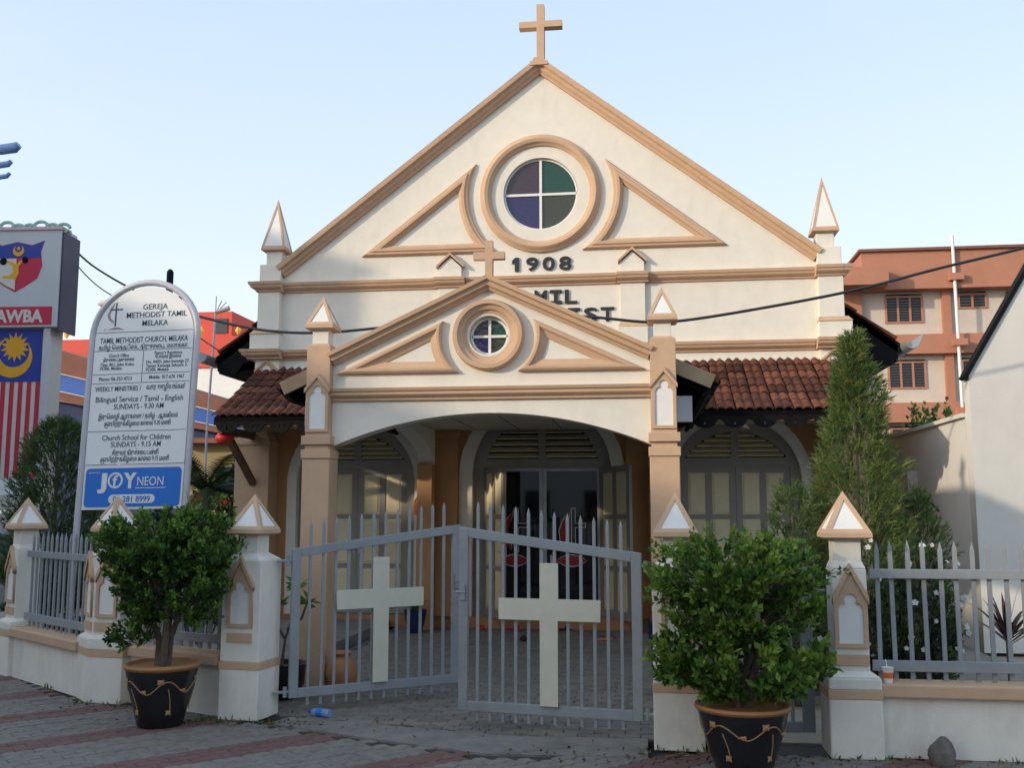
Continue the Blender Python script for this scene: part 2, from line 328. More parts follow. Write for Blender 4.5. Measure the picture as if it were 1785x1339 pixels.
        b = .016; sl = (za - zs) / hw; l = math.hypot(1, sl)
        t_ = .026 * l
        shape('gablet', [[(cx - hw - ext, zs - ext * sl), (cx, za), (cx + hw + ext, zs - ext * sl), (cx + hw + ext, zs - ext * sl + t_), (cx, za + t_), (cx - hw - ext, zs - ext * sl + t_)]], yf, yf - ft - .016, mt, parent, 0, frame)
        shape('niche_panel', [[(cx - hw + .01, z0 + .01), (cx + hw - .01, z0 + .01), (cx + hw - .01, zs), (cx, zs + (za - zs) * .7), (cx - hw + .01, zs)]], yf, yf - .004, pt, parent, 0, frame)
    niche(s * 3.97, -.112, 3.2, 3.60, 3.74, .16, pl)
    # intermediate pilasters
    m = MB(); m.box(*px0(1.122, 1.468), -.06, 0, 4.215, 4.77); m.box(*px0(1.085, 1.497), -.10, 0, 3.905, 4.14); m.box(*px0(1.13, 1.46), -.07, 0, 4.90, 5.06)
    m.add([(s * 1.13, y, 5.06) for y in (0, -.07)] + [(s * 1.46, y, 5.06) for y in (0, -.07)] + [(s * 1.295, y, 5.215) for y in (0, -.07)], [(1, 3, 5), (0, 4, 2), (0, 1, 5, 4), (2, 4, 5, 3)])
    pl2 = part(m, 'small_pilaster', 'cream', bevel=.005)
    m = MB(); m.frus(s * 1.295, -.03, 4.14, 4.215, .20, .075, .175, .045); part(m, 'band', 'tan', pl2)
    m = MB(); m.sweep([(s * 1.295 - .22, 4.768), (s * 1.295 + .22, 4.768)], CORN(.065)); part(m, 'cornice_block', 'tan', pl2)
    shape('gablet', [[(s * 1.295 - .20, 5.055), (s * 1.295, 5.235), (s * 1.295 + .20, 5.055), (s * 1.295 + .20, 5.09), (s * 1.295, 5.275), (s * 1.295 - .20, 5.09)]], 0, -.105, 'tan', pl2)
    # triangular mouldings with one side hollowed round the window
    def trimould(x0, z0, xt, zt_, cz, r, prof, y, name):
        d = Vector((xt - x0, zt_ - z0)).normalized(); nrm = Vector((d.y, -d.x)); N_ = 14; loops = []
        for a_, b_ in prof:
            zb_ = z0 + a_; p0 = Vector((x0, z0)) + nrm * a_; rr_ = r + a_
            xa = p0.x + d.x * (zb_ - p0.y) / d.y                                  # left tip
            q = p0 - Vector((0, cz)); bq = q.dot(d); t = -bq - math.sqrt(bq * bq - (q.length_squared - rr_ * rr_)); top_ = p0 + d * t
            xc = -math.sqrt(rr_ * rr_ - (zb_ - cz) ** 2)
            t0 = math.atan2(zb_ - cz, xc) % (2 * math.pi); t1 = math.atan2(top_.y - cz, top_.x) % (2 * math.pi)
            loops.append([(xa, zb_)] + [(rr_ * math.cos(t0 + (t1 - t0) * i / N_), cz + rr_ * math.sin(t0 + (t1 - t0) * i / N_)) for i in range(N_ + 1)])
        m = MB(); n = N_ + 2; k = len(prof)
        m.add([(-s * x, y - prof[j][1], z) for j, lp in enumerate(loops) for x, z in lp], [(j * n + i, j * n + (i + 1) % n, ((j + 1) % k) * n + (i + 1) % n, ((j + 1) % k) * n + i) for j in range(k) for i in range(n)])
        return part(m, name, 'tan', smooth=30)
    TP = [(0, -.01), (0, .03), (.02, .06), (.045, .065), (.06, .085), (.10, .085), (.115, .05), (.145, .03), (.15, -.01)]
    trimould(-2.614, 5.272, -.955, 6.575, WZ, 1.04, TP, 0, 'triangular_moulding')
# --- round window
ring = MB(); ring.sweep(circ(0, WZ, .71, 72), [(0, -.01), (0, .03), (-.03, .045), (-.045, .075), (-.09, .09), (-.12, .075), (-.135, .05), (-.16, .04), (-.165, -.01)], 0, True)
part(ring, 'round_moulding', 'tan', smooth=40)
def round_window(cz, r, y, bar):
    wr = MB(); wr.sweep(circ(0, cz, r, 48), [(0, -.03), (0, .012), (.022, .012), (.022, -.03)], y, True)
    wo = part(wr, 'round_window', 'white')
    for nm, a0, c_ in (('g', 90, 'g_purple'), ('g', 0, 'g_green'), ('g', 180, 'g_blue'), ('g', 270, 'g_olive')):
        shape('pane', [[(0, cz)] + arc(0, cz, r - .003, a0, a0 + 90, 16)], y + .022, y + .012, c_, wo)
    b = MB(); b.box(-bar, bar, y - .014, y + .011, cz - r + .012, cz + r - .012); b.build('glazing_bar', 'white', wo)
    b = MB(); b.box(-r + .012, -bar - .0005, y - .012, y + .010, cz - bar, cz + bar); b.box(bar + .0005, r - .012, y - .012, y + .010, cz - bar, cz + bar); b.build('glazing_bar', 'white', wo)
round_window(WZ, .53, .06, .018)
# --- lettering
def letters(body, pitch, wl, h, z):          # each raised letter a mesh of its own
    n = len(body)
    for i, ch in enumerate(body):
        cx = (i - (n - 1) / 2) * pitch
        me = text_mesh(ch, 1, 1.0, .022, ext=.1)
        xs = [v.co.x for v in me.vertices]; zs = [v.co.y for v in me.vertices]
        wd = wl * (.5 if ch == '1' else 1)
        if ch == '1':
            shape('letter', [[(cx - .015, z), (cx + .045, z), (cx + .045, z + h), (cx - .01, z + h), (cx - .055, z + h - .045), (cx - .055, z + h - .09), (cx - .015, z + h - .06)]], 0, -.026, 'black', church); bpy.data.meshes.remove(me); continue
        if ch == 'I':
            shape('letter', [[(cx - .085, z), (cx + .085, z), (cx + .085, z + .043), (cx + .026, z + .043), (cx + .026, z + h - .043), (cx + .085, z + h - .043), (cx + .085, z + h), (cx - .085, z + h), (cx - .085, z + h - .043), (cx - .026, z + h - .043), (cx - .026, z + .043), (cx - .085, z + .043)]], 0, -.026, 'black', church); bpy.data.meshes.remove(me); continue
        sx, sz = wd / (max(xs) - min(xs)), h / (max(zs) - min(zs)); mx, mz = (max(xs) + min(xs)) / 2, min(zs)
        me.transform(Matrix.Translation((cx, -.013, z)) @ XZ @ Matrix.Diagonal((sx, sz, .13, 1)) @ Matrix.Translation((-mx, -mz, 0)))
        mk('letter', me, 'black', church)
letters('1908', .235, .175, .2, 4.985); letters('TAMIL', .215, .175, .2, 4.50); letters('METHODIST', .235, .19, .2, 4.235)
# --- apex and cross
def cross(name, cx, cy, z0, z1, za0, za1, hs, ha, d, mt, parent):
    o = shape(name, [[(cx - hs, z0), (cx + hs, z0), (cx + hs, za0), (cx + ha, za0), (cx + ha, za1), (cx + hs, za1), (cx + hs, z1), (cx - hs, z1), (cx - hs, za1), (cx - ha, za1), (cx - ha, za0), (cx - hs, za0)]], cy + d / 2, cy - d / 2, mt, parent); return o
shape('cross_base', [[(-.13, 8.0), (.13, 8.0), (.13, 8.062), (.09, 8.062), (.07, 8.115), (-.07, 8.115), (-.09, 8.062), (-.13, 8.062)]], .16, -.168, 'tan', church)
cross('gable_cross', .015, 0, 8.11, 8.975, 8.62, 8.715, .055, .315, .13, 'tan', church)
# --- church body behind: side walls, main roof with eaves and gutters
m = MB(); m.box(-3.95, -3.7, .28, 14, 0, 4.3); m.box(3.7, 3.95, .28, 14, 0, 4.3); m.box(-3.95, 3.95, 14, 14.2, 0, 4.3); part(m, 'side_wall', 'brown')
for s in (-1, 1):
    e = Vector((s * 4.97, 0, 3.86)); rd = Vector((0, 0, 7.55)); sl = (rd - e)
    nrm = Vector((sl.z * s, 0, -sl.x * s)).normalized()
    if nrm.z < 0: nrm = -nrm
    m = MB()
    for y0, y1 in ((.30, 14),):
        q = [e, rd, rd - nrm * .12, e - nrm * .12]; m.add([(p.x, y, p.z) for y in (y0, y1) for p in q], [(0, 1, 2, 3), (7, 6, 5, 4), (0, 4, 5, 1), (1, 5, 6, 2), (2, 6, 7, 3), (3, 7, 4, 0)])
    rf = part(m, 'roof', 'dark')
    me = None
    for k in range(3):       # stepped verge tiles
        m = MB(); a = e + sl * (.02 + .105 * k); b = e + sl * (.145 + .105 * k)
        q = [a + nrm * .045, b + nrm * .012, b - nrm * .0, a + nrm * .004]
        m.add([(p.x, y, p.z) for y in (.26, 13.8) for p in q], [(0, 1, 2, 3), (7, 6, 5, 4), (0, 4, 5, 1), (1, 5, 6, 2), (2, 6, 7, 3), (3, 7, 4, 0)])
        m.build('verge_tile', 'tile', rf)
    m = MB(); a = e - nrm * .12     # carved barge board and dark soffit
    bb = [(a.x, a.z + .10), (s * 4.05, 4.55), (s * 4.05, 4.10), (s * 4.20, 4.02), (s * 4.28, 3.86), (s * 4.5, 3.78), (s * 4.62, 3.62), (s * 4.78, 3.60), (a.x, a.z - .09)]
    m.prism([(x, -z) for x, z in bb], .30, .36, Matrix(((1, 0, 0, 0), (0, 0, 1, 0), (0, -1, 0, 0), (0, 0, 0, 1)))); m.build('barge_board', 'dark', rf)
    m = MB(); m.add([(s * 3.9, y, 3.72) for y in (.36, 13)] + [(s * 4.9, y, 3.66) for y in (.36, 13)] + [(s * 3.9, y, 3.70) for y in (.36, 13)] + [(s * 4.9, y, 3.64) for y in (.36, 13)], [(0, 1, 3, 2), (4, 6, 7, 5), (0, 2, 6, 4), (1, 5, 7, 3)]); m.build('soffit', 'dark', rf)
    # gutter: half-round trough running along the eave
    prof = [(s * (4.93 + .09 + .09 * math.cos(R(t))), 3.86 + .10 * math.sin(R(t)) - (.0)) for t in range(180, 361, 20)]
    prof[-1] = (s * 5.16, 3.95)
    m = MB(); n = len(prof); inn = [(x, z + .012) for x, z in prof]
    ring_ = prof + inn[::-1]; k = len(ring_); m.add([(x, y, z) for y in (-.02, 13.5) for x, z in ring_], [tuple(range(k)), tuple(range(2 * k - 1, k - 1, -1))] + [(i, (i + 1) % k, k + (i + 1) % k, k + i) for i in range(k)])
    m.build('gutter', 'mint_gutter' if False else 'grey', rf)
# --- lower facade: brown wall with three arched openings, white arch bands
def arch_loop(cx, hw, z0, zs, rise, n=20):
    Rr = (hw * hw + rise * rise) / (2 * rise); cz = zs + rise - Rr; a = math.degrees(math.asin(min(1, hw / Rr)))
    a = 90 - a if rise <= hw else -(90 - a)
    return [(cx - hw, z0), (cx + hw, z0)] + arc(cx, cz, Rr, a, 180 - a, n)
DO = [(-2.65, .86, .93, 2.06, .80), (0, .97, 1.09, 2.10, 1.0), (2.65, .86, .93, 2.06, .80)]    # cx, frame half, band half, spring, rise
low = [[(-3.97, 0), (3.97, 0), (3.97, 3.64), (-3.97, 3.64)]] + [arch_loop(cx, hb + .07, .02, zs, rs + .14) for cx, hf, hb, zs, rs in DO]
shape('lower_wall', low, .25, 0, 'brown', church)
for cx, hf, hb, zs, rs in DO:
    shape('arch_band', [arch_loop(cx, hb + .07, .02, zs, rs + .14), arch_loop(cx, hf, .03, zs, rs)], .25, -.018, 'cream', church)
m = MB(); m.box(-3.96, 3.96, -.03, .0 - .001, 0, .16); part(m, 'plinth', 'terra')
for s in (-1, 1):
    m = MB(); m.box(min(s * 1.168, s * 1.476), max(s * 1.168, s * 1.476), -.10, -.001, .16, 2.60); o = part(m, 'respond', 'brown', bevel=.006)
    m = MB(); m.frus(s * 1.322, -.05, 2.60, 2.66, .165, .065, .19, .09); m.box(s * 1.322 - .19, s * 1.322 + .19, -.14, .0, 2.66, 2.71); m.build('capital', 'brown', o)
    # corner buttress with shouldered cap
    x0, x1 = min(s * 3.80, s * 4.30), max(s * 3.80, s * 4.30)
    m = MB(); m.box(x0, x1, -.36, .25, 0, 2.52); o = part(m, 'buttress', 'tan', bevel=.008)
    m = MB(); m.box(x0 - .02, x1 + .02, -.385, .25, 2.52, 2.56); m.frus((x0 + x1) / 2, -.06, 2.56, 2.68, .25, .31, .20, .26); m.box((x0 + x1) / 2 - .19, (x0 + x1) / 2 + .19, -.30, .2, 2.68, 3.3); m.build('buttress_cap', 'tan', o)
# --- doors
def door(cx, hw, hf, zs, rs, zt, rise, is_open, ztop=2.20, zb=.17):
    d = thing('x', None, None); d.name = 'arched_door'; d.parent = church
    yf = .10
    inner = arch_loop(cx, hw - .04, zt + .12, zt + .125, rise)
    # frame: outer arch with leaf opening and two louvre openings
    hole_door = [(cx - hw, .16), (cx + hw, .16), (cx + hw, zt), (cx - hw, zt)]
    Rr = ((hw - .04) ** 2 + rise ** 2) / (2 * rise); cz = zt + .12 + rise - Rr
    def half(sg):
        pts = [(cx + sg * .05, zt + .12)]
        n = 14
        a_end = math.asin(min(1, (hw - .04) / Rr))
        if rise > hw - .04: a_end = math.pi - a_end
        a_st = math.asin(.05 / Rr)
        pts += [(cx + sg * Rr * math.sin(a_end + (a_st - a_end) * i / n), cz + Rr * math.cos(a_end + (a_st - a_end) * i / n)) for i in range(n + 1)]
        return pts
    fr = shape('frame', [arch_loop(cx, hf - .002, .03, zs, rs - .002), hole_door, half(1), half(-1)], yf + .09, yf, 'dgrey', d)
    # louvre slats
    n = 5 if rise < .5 else 7
    for sg in (-1, 1):
        edge = MB()
        for k in range(n):
            z = zt + .125 + (rise - .02) * (k + .15) / n
            dz = z + .03 - cz; hx = math.sqrt(max(Rr * Rr - dz * dz, 0))
            hx = min(hx, hw + .02)
            if hx < .12: continue
            x0, x1 = sorted((cx + sg * .05, cx + sg * hx))
            m = MB(); m.add([(x0, yf + .005, z), (x1, yf + .005, z), (x1, yf + .085, z + .055), (x0, yf + .085, z + .055), (x0, yf + .005, z + .014), (x1, yf + .005, z + .014), (x1, yf + .085, z + .069), (x0, yf + .085, z + .069)], [(0, 1, 2, 3), (7, 6, 5, 4), (0, 4, 5, 1), (1, 5, 6, 2), (2, 6, 7, 3), (3, 7, 4, 0)])
            m.build('louvre', 'leafpanel', fr)
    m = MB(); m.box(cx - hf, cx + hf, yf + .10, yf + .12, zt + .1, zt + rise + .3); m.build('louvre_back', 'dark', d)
    # leaves: stiles and rails with raised cream panels
    def leaf(hinge, wdt, ang, sg):      # sg +1: leaf runs to +x from the hinge when closed
        e = thing('x', None, None); e.name = 'door_leaf'; e.parent = d; e.location = (hinge, yf + .045, 0); e.rotation_euler = (0, 0, ang)
        X = lambda a: sg * a
        rails = [zb, .70, .78, 1.46, 1.53, ztop]
        cols = [.085, .085 + (wdt - .255) / 2, .17 + (wdt - .255) / 2, wdt - .085]
        rows = [(zb + .11, .80), (.86, 1.49), (1.55, ztop - .085)]
        holes = []
        for (r0, r1) in rows:
            for c0, c1 in ((cols[0], cols[1]), (cols[2], cols[3])):
                a, b = sorted((X(c0), X(c1))); holes.append([(a, r0), (b, r0), (b, r1), (a, r1)])
        a, b = sorted((X(.003), X(wdt - .002)))
        lf = shape('leaf_frame', [[(a, zb), (b, zb), (b, ztop), (a, ztop)]] + holes, .022, -.022, 'dgrey', e)
        for h in holes:
            m = MB(); x0, z0 = h[0]; x1, z1 = h[2]
            m.box(x0, x1, -.008, .008, z0, z1); m.frus((x0 + x1) / 2, 0, -.5, .5, .01, .01, .01, .01) if False else None
            i = .03
            for yy, sgn in ((-.008, -1), (.008, 1)):
                m.add([(x0 + .012, yy, z0 + .012), (x1 - .012, yy, z0 + .012), (x1 - .012, yy, z1 - .012), (x0 + .012, yy, z1 - .012), (x0 + i, yy + sgn * .010, z0 + i), (x1 - i, yy + sgn * .010, z0 + i), (x1 - i, yy + sgn * .010, z1 - i), (x0 + i, yy + sgn * .010, z1 - i)], [(0, 1, 5, 4), (1, 2, 6, 5), (2, 3, 7, 6), (3, 0, 4, 7), (4, 5, 6, 7)])
            m.build('panel', 'leafpanel', e)
        m = MB(); hx = X(wdt - .04); m.box(hx - .012, hx + .012, -.035, .035, 1.0, 1.12); m.tube([(hx, -.03, 1.06), (hx, -.06, 1.06), (hx - sg * .07, -.06, 1.06)], .008, 6); m.build('door_handle', 'steel', e)
        return e
    if not is_open: leaf(cx - hw, hw, 0, 1); leaf(cx + hw, hw, 0, -1)
    else: leaf(cx - hw + .01, .80, R(-62), 1); leaf(cx + hw - .01, .80, R(122), -1)
    return d
door(-2.65, .724, .86, 2.06, .80, 2.20, .36, False)
door(2.65, .724, .86, 2.06, .80, 2.20, .36, False)
md = door(0, .82, .97, 2.10, 1.0, 2.20, .62, True)
# dark glass inner doors with emblems
gd = thing('x', None, None); gd.name = 'glass_door'; gd.parent = church
m = MB()
for x0, x1 in ((-.81, -.76), (-.052, -.003), (.003, .052), (.76, .81)): m.box(x0, x1, .20, .245, .17, 2.20)
m.box(-.76, -.052, .20, .245, 2.15, 2.20); m.box(.052, .76, .20, .245, 2.15, 2.20); m.box(-.76, -.052, .20, .245, .17, .26); m.box(.052, .76, .20, .245, .17, .26)
m.build('door_frame', 'steel', gd)
for x0, x1 in ((-.76, -.052), (.052, .76)): m = MB(); m.box(x0, x1, .218, .226, .26, 2.15); m.build('pane', 'g_dark', gd)
def emblem(cx, parent):
    zc = 1.03; y = .2165
    fl = [(cx - .06, zc + .02), (cx - .16, zc + .16), (cx - .17, zc + .30), (cx - .12, zc + .44), (cx - .03, zc + .56), (cx - .015, zc + .62), (cx - .04, zc + .46), (cx - .085, zc + .34), (cx - .09, zc + .22), (cx - .05, zc + .16), (cx - .045, zc + .06)]
    shape('emblem_flame', [fl], y + .001, y - .002, 'emblemred', parent)
    fo = [(x + (-.012 if x < cx - .07 else .008), z + .006) for x, z in fl]
    shape('emblem_outline', [fo, fl], y + .001, y - .0015, 'white', parent)
    o_ = lambda i: [(cx + .0 - i, zc - i * 1), (cx + .05 + i, zc - i), (cx + .05 + i, zc + .34 - i), (cx + .19 + i, zc + .34 - i), (cx + .19 + i, zc + .39 + i), (cx + .05 + i, zc + .39 + i), (cx + .05 + i, zc + .60 + i), (cx - i, zc + .60 + i), (cx - i, zc + .39 + i), (cx - .0 - i, zc + .34 - i)]
    shape('emblem_cross', [o_(.009), o_(-.004)], y, y - .0025, 'white', parent)
    fish = lambda k: [(cx - .29 * k, zc - .11 + .075 * k), (cx - .2, zc - .115)] + [(cx - .2 + .42 * t, zc - .12 + .085 * k * math.sin(math.pi * min(1, t * .93 + .07))) for t in [i / 10 for i in range(11)]] + [(cx - .2 + .42 * t, zc - .12 - .085 * k * math.sin(math.pi * min(1, t * .93 + .07))) for t in [1 - i / 10 for i in range(11)]] + [(cx - .29 * k, zc - .12 - .075 * k)]
    shape('emblem_fish', [fish(.86)], y + .001, y - .002, 'emblemred', parent)
    shape('emblem_outline', [fish(1.04), fish(.87)], y + .001, y - .0015, 'white', parent)
emblem(-.40, gd); emblem(.40, gd)
m = MB(); m.box(-3.6, 3.6, 3.2, 3.25, 0, 3.6); m.box(-3.65, -3.6, .3, 3.2, 0, 3.6); m.box(3.6, 3.65, .3, 3.2, 0, 3.6); m.box(-3.65, 3.65, .26, 3.25, 3.6, 3.63); m.box(-3.65, 3.65, .26, 3.25, .1, .15)
part(m, 'interior', 'timber')
# ================================================================== porch (part of the church)
YP = -4.85
Ra = (1.475 ** 2 + .30 ** 2) / (2 * .30); ca = 2.49 - Ra; aa = math.degrees(math.asin(1.475 / Ra))
def seg(hw, zs, rise, n=28):
    r_ = (hw * hw + rise * rise) / (2 * rise); a = math.degrees(math.asin(hw / r_)); return arc(0, zs + rise - r_, r_, 90 + a, 90 - a, n)
front = seg(1.475, 2.19, .30) + [(1.475, 2.97), (0, 3.68), (-1.475, 2.97)]
PZ = 3.213
shape('porch_wall', [front, circ(0, PZ, .185)], YP + .22, YP, 'cream', church)
PR = [(0, -.2), (0, .04), (.02, .05), (.035, .08), (.065, .085), (.08, .115), (.115, .12), (.115, -.2)]
m = MB(); m.sweep([(1.455, 2.955), (0, 3.637), (-1.455, 2.955)], [(-a, b) for a, b in PR], YP); part(m, 'porch_rake', 'tan')
PC = [(0, -.01), (0, .03), (.025, .035), (.03, .05), (.05, .075), (.075, .075), (.085, .09), (.112, .10), (.112, -.01)]
m = MB(); m.sweep([(-1.476, 2.614), (1.476, 2.614)], PC, YP); part(m, 'porch_cornice', 'tan')
m = MB(); m.sweep(circ(0, PZ, .20, 56), [(0, -.12), (0, .0), (-.03, .01), (-.04, .035), (-.075, .05), (-.085, .075), (-.12, .075), (-.13, .05), (-.14, -.01)], YP, True); part(m, 'porch_round_moulding', 'tan', smooth=40)
round_window(PZ, .18, YP + .09, .012)
for s in (-1, 1):
    TPP = [(0, -.01), (0, .045), (.018, .06), (.04, .06), (.055, .035), (.085, .02), (.105, .012), (.11, -.01)]
    trimould(-1.43, 2.87, -.415, 3.352, PZ, .441, TPP, YP, 'porch_triangular_moulding')
cross('porch_cross', .006, YP, 3.74, 4.103, 3.925, 3.995, .035, .147, .07, 'tan', church)
for s in (-1, 1):       # porch columns
    cx, cy = s * 1.59, -4.82
    m = MB(); m.box(cx - .13, cx + .13, cy - .135, cy + .135, 0, 2.125); col = part(m, 'porch_column', 'tan', bevel=.008)
    m = MB(); m.box(cx - .113, cx + .113, cy - .12, cy + .12, 2.125, 3.13); m.frus(cx, cy, 3.13, 3.16, .113, .12, .08, .085); m.build('upper_shaft', 'tan', col, bevel=.005)
    for z0, z1 in ((2.078, 2.16), (2.205, 2.288)):
        m = MB(); m.box(cx - .14, cx + .14, cy - .15, cy + .12, z0, z1); m.build('band', 'tan', col, bevel=.005)
    niche(cx, cy - .12, 2.322, 2.70, 2.83, .108, col)
    m = MB(); m.box(cx - .077, cx + .077, cy - .077, cy + .077, 3.155, 3.295); m.build('neck', 'cream', col, bevel=.004)
    spire(cx, cy, 3.29, 3.335, .135, 3.63, col)
    # side arch between column and facade
    zc = 2.24; L0, L1 = cy + .135, -.10; hw = (L1 - L0) / 2 - .16; mid = (L0 + L1) / 2
    lp = [(L0, 2.20), (L0, 2.74), (L1, 2.74), (L1, zc)]
    arc_ = [(mid + hw * math.cos(R(t)), zc + .42 * math.sin(R(t))) for t in range(0, 181, 10)]
    lp = [(L1, 2.72), (L1, zc)] + arc_ + [(L0, zc), (L0, 2.72)]
    me = curve_mesh([lp], .10); me.name = 'porch_side_arch'
    me.transform(Matrix.Translation((s * 1.58, 0, 0)) @ Matrix(((0, 0, 1, 0), (1, 0, 0, 0), (0, 1, 0, 0), (0, 0, 0, 1))))
    mk('porch_side_arch', me, 'cream', church)
    m = MB(); m.box(s * 1.58 - .105, s * 1.58 + .105, -.33, -.101, 0, 2.239); part(m, 'porch_respond', 'brown', bevel=.006)
# ceiling with joint battens, fluorescent lamp
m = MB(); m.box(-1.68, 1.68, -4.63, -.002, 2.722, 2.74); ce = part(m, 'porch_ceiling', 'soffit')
for x in (-.9, -.3, .3, .9):
    m = MB(); m.box(x - .006, x + .006, -4.6, -.02, 2.7205, 2.7221); m.build('ceiling_joint', 'dark', ce)
lamp = thing('x', None, None); lamp.name = 'fluorescent_lamp'; lamp.parent = church; lamp.location = (.0, -3.6, 2.715)
m = MB(); m.box(-.32, .32, -.03, .03, -.035, .005); m.build('lamp_batten', 'dgrey', lamp)
m = MB(); m.tube([(-.30, 0, -.055), (.30, 0, -.055)], .014, 8); m.build('lamp_tube', 'white', lamp)
# porch roof: gable slopes with tile edges, fascia boards and dark underside
for s in (-1, 1):
    e = Vector((s * 2.09, 0, 2.76)); rd = Vector((0, 0, 3.70)); sl = rd - e; nn = Vector((-sl.z, 0, sl.x)).normalized()
    if nn.z < 0: nn = -nn
    q = [e, rd, rd + nn * .05, e + nn * .05]
    m = MB(); m.add([(p.x, y, p.z) for y in (-4.62, -.002) for p in q], [(0, 1, 2, 3), (7, 6, 5, 4), (0, 4, 5, 1), (1, 5, 6, 2), (2, 6, 7, 3), (3, 7, 4, 0)]); pr = part(m, 'porch_roof', 'tile')
    a = e + sl * .02; b = e + sl * .27; q = [a - nn * .075, b - nn * .075, b + nn * .055, a + nn * .055]
    m = MB(); m.add([(p.x, y, p.z) for y in (-4.66, -4.625) for p in q], [(0, 1, 2, 3), (7, 6, 5, 4), (0, 4, 5, 1), (1, 5, 6, 2), (2, 6, 7, 3), (3, 7, 4, 0)]); m.build('fascia_board', 'fascia', pr)
    m = MB(); q = [e + nn * .03 - sl * .01, e - nn * .15 + sl * .02, e - nn * .15 + sl * .04, e + nn * .03 + sl * .01]
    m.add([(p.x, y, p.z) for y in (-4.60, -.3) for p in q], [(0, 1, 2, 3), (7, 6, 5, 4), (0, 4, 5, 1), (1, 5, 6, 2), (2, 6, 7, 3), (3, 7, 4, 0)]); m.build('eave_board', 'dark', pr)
    for k in range(6):
        y = -4.45 + k * .8; m = MB(); q = [e - nn * .005, e + sl * .28 - nn * .005, e + sl * .28 - nn * .09, e - nn * .09]
        m.add([(p.x, yy, p.z) for yy in (y, y + .06) for p in q], [(0, 1, 2, 3), (7, 6, 5, 4), (0, 4, 5, 1), (1, 5, 6, 2), (2, 6, 7, 3), (3, 7, 4, 0)]); m.build('rafter', 'dark', pr)
    m = MB(); m.box(min(s * 1.72, s * 1.86), max(s * 1.72, s * 1.86), -4.50, -4.40, 2.42, 2.66); m.build('rain_head', 'steel', pr)
# --- side awnings: tiled lean-to roofs with scalloped fascias
def tile_mesh():
    prof = [(0, .0), (.012, .016), (.03, .027), (.052, .031), (.074, .026), (.094, .010), (.107, .006), (.12, .016), (.138, .027), (.16, .031), (.182, .026), (.202, .010), (.215, .004)]
    m = MB(); Lr = .275
    n = len(prof); vs = []
    for v, dz in ((0, .022), (.02, .0235), (Lr, .0)):
        vs += [(x, v, z + dz) for x, z in prof]
    fs = [(r * n + i, r * n + i + 1, (r + 1) * n + i + 1, (r + 1) * n + i) for r in range(2) for i in range(n - 1)]
    vs += [(x, 0, z - .006 + .022 - .012) for x, z in prof]; fs += [(i, 3 * n + i, 3 * n + i + 1, i + 1) for i in range(n - 1)]
    m.add(vs, fs); me = bpy.data.meshes.new('roof_tile'); me.from_pydata(m.v, [], m.f); me.polygons.foreach_set('use_smooth', [True] * len(me.polygons)); me.set_sharp_from_angle(angle=R(60)); me.materials.append(M['tile']); return me
TILE = tile_mesh()
AE, AT = Vector((0, -1.52, 2.80)), Vector((0, -.02, 3.63))
aw_len = (AT - AE).length; aw_ang = math.atan2(AT.z - AE.z, AT.y - AE.y)
